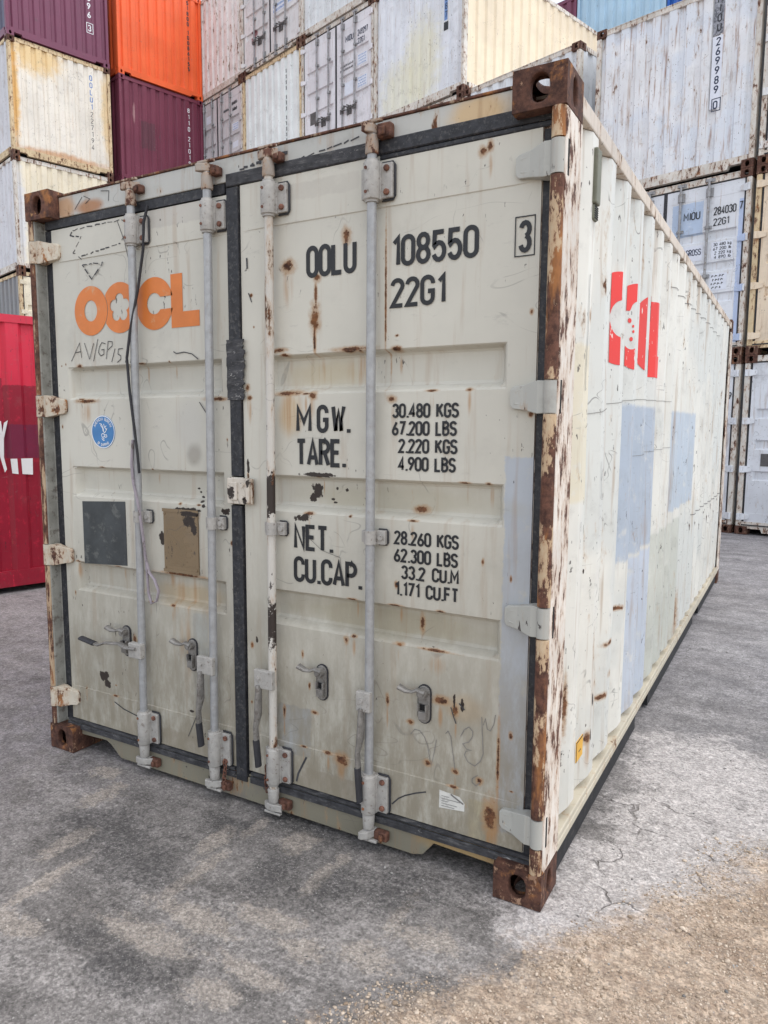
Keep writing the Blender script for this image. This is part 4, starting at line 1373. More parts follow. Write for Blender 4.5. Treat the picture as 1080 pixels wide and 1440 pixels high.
lab = MB(); lab.box(CW2 - 0.0035, CW2 - 0.0005, 0.398, 0.490, 0.342, 0.420); yl = lab.build('warning_label', mat_yellow, walls[1])
lp = MB(); lp.box(CW2 - 0.0005, CW2 + 0.0002, 0.398, 0.490, 0.415, 0.420); lp.box(CW2 - 0.0005, CW2 + 0.0002, 0.398, 0.402, 0.342, 0.414)
lp.box(CW2 - 0.0005, CW2 + 0.0002, 0.43, 0.46, 0.372, 0.376)
lp.build('label_print', mat_black, walls[1])

# ------------------------------------------------------------------ loose things hanging on the doors
mb = MB()
path = [(.729, .040, 2.448), (.715, .028, 2.38), (.700, .036, 2.28), (.668, .030, 2.12), (.642, .004, 1.95), (.622, .000, 1.84), (.630, .002, 1.70), (.648, .002, 1.56), (.662, .004, 1.44), (.664, .008, 1.36)]
mb.tube(path, 0.0075, 8, True, 0.5)
st1 = mb.build('hanging_cord', mat_cable, None)
tag(st1, 'black cord draped down the leftmost locking bar from the top gasket', 'cord')
mb = MB()
path = [(.640, .001, 1.50), (.628, .000, 1.40), (.634, .001, 1.32), (.655, .002, 1.24), (.661, .006, 1.19), (.662, .020, 1.08), (.662, .028, 1.0), (.672, .036, .93), (.700, .040, .90), (.724, .040, .85), (.712, .038, .805), (.682, .036, .79), (.668, .034, .84), (.664, .032, .97)]
mb.tube(path, 0.0085, 8, True, 0.4)
tag(mb.build('strap_loop', mat_strap, None), 'pale lilac strap looped beside the leftmost locking bar', 'strap')
ch = empty('seal_chain', 'short steel chain dangling by the foot of the second locking bar from the left', 'chain', (1.085, 0.03, 0.17))
for k in range(7):
    l = MB()
    ax = (1, 0, 0) if k % 2 else (0, 1, 0)
    l.torus((0.004 * math.sin(k), 0, -0.016 * k), 0.0105, 0.0028, ax, (0, 0, 1), 12, 6, 0.7, 1.0)
    l.build('link', mat_chain, ch, fix=False)
ch2 = empty('seal_chain', 'short steel chain dangling by the foot of the third locking bar from the left', 'chain', (1.305, 0.03, 0.20))
for k in range(7):
    l = MB()
    ax = (1, 0, 0) if k % 2 else (0, 1, 0)
    l.torus((0.003 * math.sin(k * 1.3), 0, -0.016 * k), 0.0105, 0.0028, ax, (0, 0, 1), 12, 6, 0.7, 1.0)
    l.build('link', mat_chain, ch2, fix=False)

# ================================================================== STACKED CONTAINERS
CACHE = {}
def part(key, make, name, mat, parent, smooth_fix=True, bevel=0.0, label=None):
    """object on a shared mesh, material held by the object"""
    if key not in CACHE:
        mb = make()
        me = mb.mesh(name)
        b = bmesh.new(); b.from_mesh(me)
        if smooth_fix:
            bmesh.ops.recalc_face_normals(b, faces=b.faces)
        b.to_mesh(me); b.free()
        me.materials.append(None)
        CACHE[key] = me
    o = bpy.data.objects.new(name, CACHE[key])
    COL.objects.link(o)
    o.parent = parent
    o.material_slots[0].link = 'OBJECT'
    o.material_slots[0].material = mat
    if bevel:
        m = o.modifiers.new('bevel', 'BEVEL'); m.width = bevel; m.segments = 1
    if label: o['label'] = label
    return o

def mk_bg_post(sx, sy):
    return lambda: post_solid(sx, sy)
def post_solid(sx, sy):
    mb = MB()
    x0, x1 = (CW2 - 0.075, CW2 - 0.004) if sx else (0.004, 0.075)
    y0, y1 = (CL - 0.12, CL - 0.006) if sy else (0.006, 0.12)
    return mb.box(x0, x1, y0, y1, CH + .001, CHT - CH - .001)
def mk_header(dz):
    def f():
        mb = MB()
        mb.box(CW + .001, CW2 - CW - .001, 0.014 + dz, 0.09 + dz, 2.490, 2.560)
        mb.box(CW + .001, CW2 - CW - .001, 0.008 + dz, 0.10 + dz, 2.561, 2.572)
        return mb
    return f
def mk_sill():
    mb = MB()
    p = [(CW + .001, .085), (.34, .085), (.36, .035), (CW2 - .36, .035), (CW2 - .34, .085), (CW2 - CW - .001, .085), (CW2 - CW - .001, .1175), (CW + .001, .1175)]
    mb.prism_y(p, 0.016, 0.10)
    mb.box(0.05, CW2 - 0.05, 0.020, 0.10, .1185, .185)
    return mb
def mk_rail(sx, top):
    def f():
        mb = MB()
        X = (lambda a: CW2 - a) if sx else (lambda a: a)
        if top: mb.box(X(.004), X(.065), CD + .001, CL - CD - .001, 2.495, 2.566)
        else: mb.box(X(.006), X(.06), CD + .001, CL - CD - .001, 0.055, 0.205)
        return mb
    return f
def mk_side(sx):
    def f():
        mb = MB()
        pr_ = corr_profile(0.122, CL - 0.122, 0.14, 0.11, 0.038, 0.092, 0.034)
        corr_wall(mb, pr_, 0.19, 2.50, lambda s, d, z: ((CW2 - .012 - d) if sx else (.012 + d), s, z))
        return mb
    return f
def mk_end(flip=False):
    def f():
        mb = MB()
        pr_ = corr_profile(0.076, CW2 - 0.076, 0.155, 0.118, 0.030, 0.070, 0.040)
        corr_wall(mb, pr_, 0.180, 2.50, (lambda s, d, z: (s, CL - .022 - d, z)) if flip else (lambda s, d, z: (s, .022 + d, z)))
        return mb
    return f
def mk_roof():
    return MB().box(.066, CW2 - .066, .10, CL - .10, 2.548, 2.556)
def mk_floor():
    return MB().box(.061, CW2 - .061, .11, CL - .11, .10, .165)
RB = [0.58, 0.985, 1.455, 1.86]
def mk_door(side):
    def f():
        if side == 0: mb = door_panel(0.105, 0.172, 1.120, 1.190, 0.150, 2.470)
        else: mb = door_panel(1.245, 1.315, 2.262, 2.335, 0.150, 2.470)
        mb.v = [(x, y - 0.025, z) for x, y, z in mb.v]
        return mb
    return f
def mk_bg_gasket(side):
    def f():
        mb = MB()
        if side == 0:
            strip(mb, .076, .104, .13, 2.48, .036, .08); strip(mb, .076, 1.19, 2.4705, 2.489, .026, .08); strip(mb, .076, 1.19, .125, .1495, .012, .06)
        else:
            strip(mb, 2.336, 2.362, .13, 2.48, .036, .08); strip(mb, 1.245, 2.362, 2.4705, 2.489, .026, .08); strip(mb, 1.245, 2.362, .125, .1495, .012, .06)
            strip(mb, 1.191, 1.244, .13, 2.489, .024, .08)
        return mb
    return f
def mk_bar(i):
    def f():
        mb = MB()
        x = RB[i]
        mb.tube([(x, -.004, .06), (x, -.004, 2.53)], .0185, 10)
        for z0, z1 in ((2.30, 2.42), (.16, .28), (1.15, 1.20), (.70, .74), (1.85, 1.89)):
            mb.tube([(x, -.004, z0), (x, -.004, z1)], .028, 10)
            mb.box(x - .045, x + .055, .008, .0305, z0, z1)
        for z in (2.53, .065):
            mb.box(x - .045, x + .045, -.022, .012, z - .02, z + .02)
            mb.box(x + .02, x + .075, -.006, .0135, z - .028, z + .022)
        return mb
    return f
def mk_handle(i):
    def f():
        mb = MB()
        x = RB[i]
        s = -1 if i % 2 == 0 else 1
        s = 1 if i in (0, 2) else -1
        mb.tube([(x, -.03, .62), (x + s * .12, -.036, .615), (x + s * .20, -.034, .60), (x + s * .33, -.036, .625)], [.024, .018, .016, .022], 8, True, .6)
        mb.box(x - .04, x + .04, -.034, .006, .575, .665)
        mb.box(x + s * .16 - .03, x + s * .16 + .03, .012, .0305, .52, .70)
        mb.tube([(x + s * .16, .012, .67), (x + s * .16 - .03, -.008, .70), (x + s * .16 - .08, -.016, .715)], [.02, .016, .022], 8, True, .6)
        return mb
    return f
def mk_hinge(side, z):
    def f():
        xk = CW2 - 0.034 if side else 0.034
        s = 1 if side else -1
        mb = hinge(xk, s, z, None)
        mb.v = [(x, y - .026, zz) for x, y, zz in mb.v]
        return mb
    return f

def decal(mb, x0, x1, z0, z1, y):
    mb.add([(x0, y, z0), (x1, y, z0), (x1, y, z1), (x0, y, z1)], [(0, 1, 2, 3)])

def make_stack_box(label, origin, yaw, level, kind, m_end, m_side, m_frame, m_cast, m_door_hinge=None, group=None):
    t = empty('shipping_container', label, 'container', (origin[0], origin[1], level * 2.594), yaw, group)
    for sx in (0, 1):
        for sy in (0, 1):
            for top in (0, 1):
                part(('cast', sx, sy, top), lambda: casting_variant(sx, sy, top), 'corner_casting', m_cast, t)
            part(('post', sx, sy), mk_bg_post(sx, sy), 'corner_post', m_frame, t, bevel=0.008)
        part(('rail', sx, 1), mk_rail(sx, 1), 'top_rail', m_frame, t)
        part(('rail', sx, 0), mk_rail(sx, 0), 'bottom_rail', m_frame, t)
        part(('side', sx), mk_side(sx), 'side_wall', m_side, t)
    part('hdr0', mk_header(0), 'header', m_frame, t)
    part('hdr1', mk_header(CL - .11), 'rear_header', m_frame, t)
    part('sill', mk_sill, 'sill', m_frame, t)
    part('roof', mk_roof, 'roof', m_side, t)
    part('floor', mk_floor, 'floor', mat_dark, t)
    part('endr', mk_end(True), 'rear_wall', m_end, t)
    doors = []
    if kind == 'end':
        e = part('endf', mk_end(), 'end_wall', m_end, t)
        return t, e, None
    for side in (0, 1):
        d = part(('door', side), mk_door(side), 'door', m_end, t)
        part(('gask', side), mk_bg_gasket(side), 'gasket', mat_gasket, d)
        for i in ((0, 1) if side == 0 else (2, 3)):
            part(('bar', i), mk_bar(i), 'locking_bar', mat_bg_bar, d)
            part(('hand', i), mk_handle(i), 'door_handle', mat_bg_dark, d)
        for z in HZ:
            part(('hinge', side, z), mk_hinge(side, z), 'hinge', m_door_hinge or m_end, d)
        doors.append(d)
    return t, doors[0], doors[1]

def bg_text(parent, lines, mat, y=0.0295, stroke=0.13, name='lettering', **kw):
    for s, x, z, h, w in lines:
        mb = MB()
        text(mb, s, x, z, h, front(y), width=w, stroke=stroke)
        mb.build(name, mat, parent, fix=False)
def vertical_text(parent, s, x, ztop, h, mat, y=0.0195, step=1.28, stroke=0.16, box_last=False, wscale=1.15):
    mb = MB()
    z = ztop
    for i, c in enumerate(s):
        if c != ' ':
            w = gw(c) * h * (1 - stroke) * wscale
            text(mb, c, x - w / 2, z - h, h, front(y), stroke=stroke, wscale=wscale)
            if box_last and i == len(s) - 1:
                a, b = h * .52, h * .25
                ribbon(mb, [(x - a + .02, z - h - b), (x + a + .02, z - h - b), (x + a + .02, z + b), (x - a + .02, z + b), (x - a + .02, z - h - b)], h * .1, front(y - .001), 0)
        z -= h * step * (0.6 if c == ' ' else 1)
    return mb.build('lettering', mat, parent, fix=False)
def panel_decal(parent, rects, mat, y=0.0305, name='decal'):
    for r in rects:
        mb = MB()
        decal(mb, *r, y)
        mb.build(name, mat, parent, fix=False)
def tiny_lines(parent, x0, x1, z0, z1, n, mat, y=0.0285, seed=1):
    """unreadable small print: short broken dashes"""
    r = random.Random(seed)
    mb = MB()
    dz = (z1 - z0) / n
    for i in range(n):
        x = x0 + r.uniform(0, .04)
        z = z1 - dz * (i + .5)
        while x < x1 - .02:
            l = r.uniform(.014, .034)
            ribbon(mb, [(x, z - dz * .22), (x + l * .3, z + dz * .22), (x + l, z + r.uniform(-.2, .2) * dz)], dz * .20, front(y), r.randrange(3))
            x += l + r.uniform(.012, .03)
    o = mb.build('small_print', mat, parent, fix=False)
    o['kind'] = 'stuff'
    return o

mat_bg_bar = plain('old_bar_steel', lin(150, 150, 152), 0.5, 0.2, metal=0.2, grime=0.4, grimecol=(0.20, 0.17, 0.14))
mat_bg_dark = plain('old_handle_steel', lin(92, 90, 90), 0.6, 0.25, grime=0.3)
mat_bg_cast = rusty('old_casting', lin(120, 105, 98), amount=0.4, orange=0.15, dark=0.9)
mat_navy = plain('navy_print', lin(44, 54, 78), 0.6, 0.1)
mat_bluepr = plain('pale_blue_print', lin(110, 140, 190), 0.6, 0.1)
mat_slate_pr = plain('slate_print', lin(52, 54, 58), 0.7, 0.1)
def pm(name, c, **k):
    d = dict(rust=0.5, chips=0.8, streak=0.4, dirt=0.3, rough=0.55)
    d.update(k)
    return paint(name, lin(*c), **d)
m_white_frame = rusty('old_white_frame', lin(212, 208, 200), amount=0.69, orange=0.35, vertical=.8, ps=0.6)
m_tan_frame = rusty('old_tan_frame', lin(214, 194, 158), amount=0.68, orange=0.55, vertical=.8, ps=0.6)
m_maroon = paint('maroon_paint', lin(118, 66, 88), rust=0.0, chips=0.25, streak=0.08, dirt=0.05, rough=0.42, chipcol=(0.3, 0.22, 0.22), stain=(0.10, 0.04, 0.05))
m_maroon2 = paint('dark_maroon_paint', lin(118, 58, 76), rust=0.0, chips=0.2, streak=0.08, dirt=0.04, rough=0.4, chipcol=(0.35, 0.25, 0.25), stain=(0.09, 0.04, 0.05),
                  patches=[(.60, .98, .95, 1.62, lin(96, 60, 70), .8)], soft=[(.40, 1.75, .03, .25, lin(190, 150, 150), .7)])
m_orange = paint('orange_paint', lin(238, 104, 56), rust=0.0, chips=0.05, streak=0.05, dirt=0.0, rough=0.4, stain=(0.55, 0.14, 0.05))
m_slate = paint('slate_paint', lin(92, 92, 112), rust=0.1, chips=0.3, streak=0.2, dirt=0.2)
m_cream_rust = pm('cream_ochre_paint', (232, 226, 214), rust=0.28, chips=1.0, streak=0.25, stain=(0.5, 0.30, 0.12),
                  soft=[(.65, 2.35, .75, .55, lin(226, 190, 120), .75), (.10, 1.4, .16, 1.5, lin(226, 176, 92), .85), (2.33, 1.5, .20, 1.2, lin(226, 196, 140), .7), (1.2, .18, 1.4, .16, lin(196, 140, 80), .7)])
m_cream = pm('cream_paint', (236, 226, 202), rust=0.12, chips=0.35, streak=0.12, soft=[(.08, 1.3, .20, 1.6, lin(216, 218, 222), .9)])
m_white_side = pm('white_side_paint', (206, 206, 210), rust=0.35, chips=0.7, axes='yz')
m_grey_side = pm('grey_side_paint', (128, 128, 130), rust=0.3, chips=0.8, dirt=0.4, axes='yz')
m_cream_door = pm('cream_door_paint', (232, 222, 198), rust=0.25, chips=0.4)
m_pink_white = pm('chalky_white_paint', (226, 221, 218), rust=0.6, chips=1.0, streak=0.35, stain=(0.36, 0.25, 0.20))
m_lav_door = pm('grey_lilac_door_paint', (202, 200, 202), rust=0.2, chips=0.4)
m_grey_door = pm('pale_grey_door_paint', (216, 214, 214), rust=0.15, chips=0.5, patches=[(.42, .62, .66, .94, lin(128, 76, 86), .9)])
m_greenwhite = pm('greenish_white_paint', (228, 232, 231), rust=0.18, chips=0.5, streak=0.3, stain=(0.32, 0.30, 0.27))
m_bluewhite = pm('bluish_white_paint', (222, 226, 228), rust=0.2, chips=0.6)
m_lilac_door = pm('lilac_white_door_paint', (222, 220, 224), rust=0.12, chips=0.4)
m_yellow_patch = pm('white_paint_yellow_patch', (222, 225, 230), rust=0.22, chips=0.7,
                    soft=[(.8, .45, .75, .85, lin(224, 222, 202), .8), (1.35, .85, .60, 1.1, lin(224, 221, 198), .8)])
m_cream_side = pm('long_cream_side_paint', (224, 208, 182), rust=0.10, chips=0.15, streak=0.12, dirt=0.05, axes='yz')
m_white = pm('plain_white_paint', (218, 222, 226), rust=0.3, chips=0.6)
m_rusty_white = pm('rust_streaked_white_paint', (226, 227, 229), rust=0.46, chips=1.0, streak=0.9, stain=(0.33, 0.19, 0.13),
                   runs=[(.55, 1.3, .03, .8), (.85, 1.5, .03, .7), (1.2, 1.2, .03, .8), (1.65, .9, .03, .6), (1.9, 1.4, .04, .2)], second=lin(217, 222, 229))
m_miou_door = pm('white_door_blue_patch_paint', (218, 221, 226), rust=0.2, chips=0.5,
                 patches=[(1.33, 1.78, 1.80, 2.27, lin(172, 190, 214), .9), (2.275, 2.40, .2, 2.2, lin(176, 192, 222), .9)])
m_c7_white = pm('chipped_white_door_paint', (220, 220, 220), rust=0.6, chips=1.0)
m_tan_door = pm('tan_door_paint', (224, 206, 182), rust=0.4, chips=0.5, streak=0.4)
m_low_white = pm('low_white_door_paint', (218, 221, 226), rust=0.35, chips=0.7, spots=[(.75, .60, .10, .02), (.80, .55, .03, .03)])
m_lblue = pm('light_blue_paint', (168, 196, 216), rust=0.0, chips=0.1, streak=0.06, dirt=0.0)
m_blue = pm('strong_blue_paint', (34, 88, 168), rust=0.0, chips=0.1, dirt=0.0)
m_white_sticker = plain('white_patch', lin(218, 222, 232), 0.6, 0.05)

H = math.radians
def along(o, yaw, s, d=0.0):
    return (o[0] + math.cos(yaw) * s - math.sin(yaw) * d, o[1] + math.sin(yaw) * s + math.cos(yaw) * d)
# --- left stack, blind ends facing right
YA = H(74.39)
A1 = (-12.915, 9.031)
A2 = along(A1, YA, 2.665)
t, e, _ = make_stack_box('maroon container with a slate side, topmost at the upper left corner', A1, YA, 4, 'end', m_maroon, m_slate, m_maroon, m_maroon)
vertical_text(e, '9096 3', 1.95, 1.75, .15, mat_white, box_last=True)
t, e, _ = make_stack_box('cream container with ochre rusty edges under the maroon one in the left stack', A1, YA, 3, 'end', m_cream_rust, m_white_side, m_tan_frame, mat_bg_cast)
vertical_text(e, 'OOLU1', 1.93, 2.3, .13, mat_bluepr); vertical_text(e, '227194', 1.93, 1.45, .12, mat_slate_pr, stroke=.10)
t, e, _ = make_stack_box('plain cream container with a whitish side, just above the far left door end', A1, YA, 2, 'end', m_cream, m_white_side, m_white_frame, mat_bg_cast)
t, dl, dr = make_stack_box('grey-sided container with cream doors, half hidden above the red one', A1, YA, 1, 'door', m_cream_door, m_grey_side, m_tan_frame, mat_bg_cast)
panel_decal(dl, [(.35, .60, 1.40, 1.66)], mat_bluepr)
# black lettering on its long side
mb = MB()
for s, y0, z0, h, w in (('NTU', 5.5, 1.55, .42, .9),):
    pass
t, e, _ = make_stack_box('bright orange container stacked on the dark maroon one', A2, YA, 4, 'end', m_orange, m_orange, m_orange, m_orange)
vertical_text(e, '51800 10086155', 2.02, 2.42, .105, mat_slate_pr, step=1.25, stroke=.22)
t, e, _ = make_stack_box('dark maroon container with white digits, directly under the orange one', A2, YA, 3, 'end', m_maroon2, m_maroon2, m_maroon2, m_maroon2)
vertical_text(e, '8110 21019252', 1.98, 2.30, .12, mat_white, step=1.32)

# --- long middle row, ends facing the camera's left
YB = H(-16.84)
BR = (-2.715, 11.274)
PB = 2.443
bc = [along(BR, YB, -(4 - i) * PB) for i in range(4)]           # four columns, left to right
t, e, _ = make_stack_box('chalky white container with many rust runs, beside the orange one', bc[0], YB, 4, 'end', m_pink_white, m_white, m_white_frame, mat_bg_cast)
t, dl, dr = make_stack_box('grey-lilac door end under the chalky white container', bc[0], YB, 3, 'door', m_lav_door, m_white, m_white_frame, mat_bg_cast)
tiny_lines(dr, 1.52, 1.82, 1.98, 2.10, 1, mat_slate_pr, seed=3); tiny_lines(dr, 1.92, 2.2, 1.9, 2.2, 2, mat_slate_pr, seed=4)
panel_decal(dr, [(1.94, 2.22, 1.45, 1.63), (1.95, 2.20, 1.02, 1.17)], m_white_sticker); tiny_lines(dr, 1.96, 2.2, 1.45, 1.62, 3, mat_bluepr, seed=5)
panel_decal(dl, [(.25, .50, 1.02, 1.18), (.66, .90, 1.95, 2.15)], m_white_sticker); tiny_lines(dl, .27, .48, 1.03, 1.17, 3, mat_bluepr, seed=6)
t, dl, dr = make_stack_box('pale grey door end with a small dusky red patch, high in the middle row', bc[1], YB, 4, 'door', m_grey_door, m_white, m_white_frame, mat_bg_cast)
panel_decal(dr, [(1.34, 1.80, 1.00, 1.20), (1.92, 2.2, 1.02, 1.22)], m_white_sticker); tiny_lines(dr, 1.35, 1.8, 1.0, 1.2, 2, mat_bluepr, seed=7); tiny_lines(dr, 1.94, 2.2, 1.02, 1.22, 2, mat_bluepr, seed=8)
t, e, _ = make_stack_box('greenish white corrugated end below the door end with the red patch', bc[1], YB, 3, 'end', m_greenwhite, m_white, m_tan_frame, mat_bg_cast)
vertical_text(e, '1111 111 11111', 1.83, 2.2, .10, mat_slate_pr, stroke=.3)
t, e, _ = make_stack_box('bluish white corrugated end above the door end numbered 249297', bc[2], YB, 4, 'end', m_bluewhite, m_white, m_white_frame, mat_bg_cast)
t, dl, dr = make_stack_box('lilac white door end with the number 249297 beside a wide pale end', bc[2], YB, 3, 'door', m_lilac_door, m_white, m_white_frame, mat_bg_cast)
bg_text(dr, [('MIOU', 1.53, 2.02, .13, .26), ('249297', 1.92, 2.02, .125, .32), ('22G1', 1.92, 1.86, .115, .22)], mat_navy)
panel_decal(dr, [(1.92, 2.22, 1.42, 1.64), (1.92, 2.22, .97, 1.19), (1.50, 1.78, .94, 1.2)], m_white_sticker)
tiny_lines(dr, 1.93, 2.21, 1.42, 1.64, 4, mat_bluepr, seed=9); tiny_lines(dr, 1.93, 2.21, .97, 1.19, 4, mat_bluepr, seed=10); tiny_lines(dr, 1.36, 1.78, 1.44, 1.60, 2, mat_slate_pr, seed=11)
panel_decal(dl, [(.30, .50, .80 - .14, .78 + .14)], mat_bg_dark)
t, e, _ = make_stack_box('pale end with a yellow repaint patch and a long cream side in the sun', bc[3], YB, 3, 'end', m_yellow_patch, m_cream_side, m_white_frame, mat_bg_cast)
panel_decal(e, [(1.93, 2.01, 1.40, 2.46)], mat_bluepr, y=.0195)
vertical_text(e, '4618587', 1.97, 2.44, .115, mat_navy, y=.018, stroke=.14)
panel_decal(e, [(1.92, 2.03, 1.22, 1.37)], mat_slate_pr, y=.0195)
# one tier lower under the row, mostly behind the foreground container
for i, lb in ((0, 'white container at the left end of the middle row, under the grey-lilac doors'), (1, 'white container under the greenish white end'),
              (2, 'white container under the door end numbered 249297'), (3, 'white container under the pale end with the yellow patch')):
    make_stack_box(lb, bc[i], YB, 2, 'end', m_white, m_white, m_white_frame, mat_bg_cast)
t, e, _ = make_stack_box('low white container whose rusty top corner shows behind the big casting', along(BR, YB, 0.006), YB, 2, 'end', m_white, m_white, m_white_frame, mat_bg_cast)
# --- right stack
YC = H(-13.6)
CR = (2.275, 9.890)
C6 = along(CR, YC, -2.438)
C7 = along(CR, YC, 0.05)
t, e, _ = make_stack_box('white rust-streaked container numbered 269989 on top of the right stack', C6, YC, 2, 'end', m_rusty_white, m_white, m_white_frame, mat_bg_cast)
panel_decal(e, [(1.79, 1.93, 1.93, 2.47)], plain('smudged_grey', lin(150, 152, 160), .6, .25, grime=.7, grimecol=lin(70, 72, 80)), y=.0195)
panel_decal(e, [(1.79, 1.93, .93, 1.91)], m_white_sticker, y=.0195)
vertical_text(e, 'MIOU', 1.86, 2.46, .11, mat_slate_pr, y=.018, step=1.16)
vertical_text(e, '269989 0', 1.86, 1.89, .112, mat_navy, y=.018, step=1.16, box_last=True)
t, dl, dr = make_stack_box('white door end numbered 284030 7 under the rust-streaked container', C6, YC, 1, 'door', m_miou_door, m_white, m_white_frame, mat_bg_cast)
bg_text(dr, [('MIOU', 1.50, 2.02, .115, .24), ('284030', 1.93, 2.03, .115, .31), ('22G1', 1.93, 1.88, .105, .22)], mat_slate_pr)
bg_text(dr, [('7', 2.278, 2.05, .11, .05)], mat_slate_pr, y=.025)
panel_decal(dr, [(1.35, 1.80, 1.42, 1.64), (1.92, 2.22, 1.40, 1.65), (1.92, 2.16, .96, 1.2)], m_white_sticker)
bg_text(dr, [('MAX GROSS', 1.38, 1.50, .095, .40)], mat_navy, y=.0285)
bg_text(dr, [('30 480 kg', 1.95, 1.59, .045, .25), ('67 200 lb', 1.95, 1.53, .045, .25), ('2 220 kg', 1.97, 1.47, .045, .23), ('4 890 lb', 1.97, 1.41, .045, .23)], mat_slate_pr, y=.0285, stroke=.16)
tiny_lines(dr, 1.93, 2.12, .97, 1.19, 4, mat_slate_pr, seed=12)
t, dl, dr = make_stack_box('white door end at ground level just behind the far end of the foreground container', C6, YC, 0, 'door', m_low_white, m_white, m_white_frame, mat_bg_cast)
bg_text(dr, [('9', 2.278, 1.96, .11, .05)], mat_slate_pr, y=.025)
t, dl, dr = make_stack_box('chipped white door end at the top right edge', C7, YC, 2, 'door', m_c7_white, m_white, m_white_frame, mat_bg_cast)
t, dl, dr = make_stack_box('tan door end between two white ones at the right edge', C7, YC, 1, 'door', m_tan_door, m_cream, m_tan_frame, mat_bg_cast)
t, dl, dr = make_stack_box('white door end standing on the ground at the right edge', C7, YC, 0, 'door', m_low_white, m_white, m_white_frame, mat_bg_cast)
panel_decal(dl, [(.28, .50, 1.00, 1.18)], mat_bg_dark)
# --- far row looking over the tops
YQ = H(-16.0)
QO = along(BR, YB, 0, 7.2)
q0 = along(QO, YQ, -2.17)
make_stack_box('far maroon container showing over the long cream side', along(q0, YQ, -2.46), YQ, 4, 'end', m_maroon, m_maroon, m_maroon, m_maroon)
make_stack_box('far light blue container above the stacks at the top', q0, YQ, 4, 'end', m_lblue, m_lblue, m_lblue, m_lblue)
make_stack_box('far strong blue container beside the light blue one', along(q0, YQ, 2.46), YQ, 4, 'end', m_blue, m_blue, m_blue, m_blue)

# --- red container beside the foreground one, long side towards us
YR = H(74.0 - 90.0)      # its depth axis runs along the row
R0 = (-3.244, 1.867)
er = (math.cos(H(74)), math.sin(H(74)))
ro = along(R0, YR, -CW2, -3.3)
m_red = paint('red_paint', lin(204, 42, 66), rust=0.05, chips=0.5, streak=0.25, dirt=0.2, rough=0.45, axes='yz', stain=(0.10, 0.02, 0.03), chipcol=(0.10, 0.02, 0.03),
              patches=[(-.1, 3.43, -.1, 1.99, lin(138, 27, 46), .92), (3.43, 6.2, -.1, 1.93, lin(134, 26, 44), .92), (3.415, 4.2, 1.26, 1.57, lin(112, 34, 60), .95), (2.0, 3.32, .2, 1.20, lin(158, 32, 50), .8)])
t, e, _ = make_stack_box('bright red container with darker repaint, left of the foreground container', ro, YR, 0, 'end', m_red, m_red, m_red, m_red)
mb = MB()
RX = lambda y, z: CW2 - 0.0085
for poly in ([(3.345, 1.61), (3.395, 1.60), (3.402, 1.50), (3.42, 1.585), (3.455, 1.61), (3.412, 1.44), (3.404, 1.27), (3.425, 1.16), (3.405, 1.13), (3.372, 1.27), (3.362, 1.42)],
             [(3.46, 1.255), (3.52, 1.255), (3.525, 1.11), (3.47, 1.12)], [(3.555, 1.255), (3.66, 1.255), (3.655, 1.10), (3.56, 1.11)]):
    mb.add([(CW2 - 0.0085, y, z) for y, z in poly], [tuple(range(len(poly)))])
mb.build('letter_remnant', paint('torn_white', lin(222, 220, 218), rust=0, chips=1.0, streak=0.1, dirt=0.5, chipcol=lin(134, 26, 44), axes='yz'), [c for c in t.children if c.name.startswith('side_wall')][1], fix=False)

# ================================================================== GROUND
def sand_d(x, y):
    return (x - 2.0) * .845 - (y + .8) * .535
def sand_mask(x, y):
    n = mnoise.fractal(Vector((x * 2.2, y * 2.2, 5.0)), 0.8, 2.0, 4)
    d = sand_d(x, y) + n * 0.13
    t = min(1, max(0, (d + .06) / .16))
    return t * t * (3 - 2 * t)
xs = np.concatenate([[-400, -120, -50, -25, -14, -9, -6.5], np.arange(-5, -0.5, .12), np.arange(-0.5, 4.2, .028), np.arange(4.2, 6, .15), [7, 9, 13, 22, 50, 120, 400]])
ys = np.concatenate([[-400, -120, -40, -15, -7, -4], np.arange(-2.6, -1.3, .1), np.arange(-1.3, 2.0, .028), np.arange(2.0, 11, .12), [12, 14, 18, 25, 50, 120, 400]])
nx, ny = len(xs), len(ys)
gv = np.zeros((ny, nx, 3), np.float32)
for j, y in enumerate(ys):
    for i, x in enumerate(xs):
        z = 0.0
        if -5 < x < 6 and -2.6 < y < 11:
            p = Vector((x, y, 0))
            z = -0.004 + 0.0035 * mnoise.noise(p * 1.3) + 0.0028 * mnoise.fractal(p * 5, 0.9, 2.0, 3)
            if -0.6 < x < 4.2 and -1.4 < y < 2.0:
                s = sand_mask(x, y)
                z += s * (0.010 + 0.007 * mnoise.fractal(p * 6, 0.8, 2.0, 4) + 0.003 * mnoise.noise(p * 30))
                inside = -0.02 < x < 2.46 and y > -0.02
                if inside: z = min(z, -0.002)
        else:
            z = -0.004
        gv[j, i] = (x, y, z)
me = bpy.data.meshes.new('ground')
idx = np.arange(nx * ny).reshape(ny, nx)
q = np.stack([idx[:-1, :-1], idx[:-1, 1:], idx[1:, 1:], idx[1:, :-1]], -1).reshape(-1, 4)
me.from_pydata(gv.reshape(-1, 3).tolist(), [], q.tolist())
me.polygons.foreach_set('use_smooth', [True] * len(me.polygons))
me.update()
ground = bpy.data.objects.new('ground', me)
COL.objects.link(ground)
ground['kind'] = 'structure'

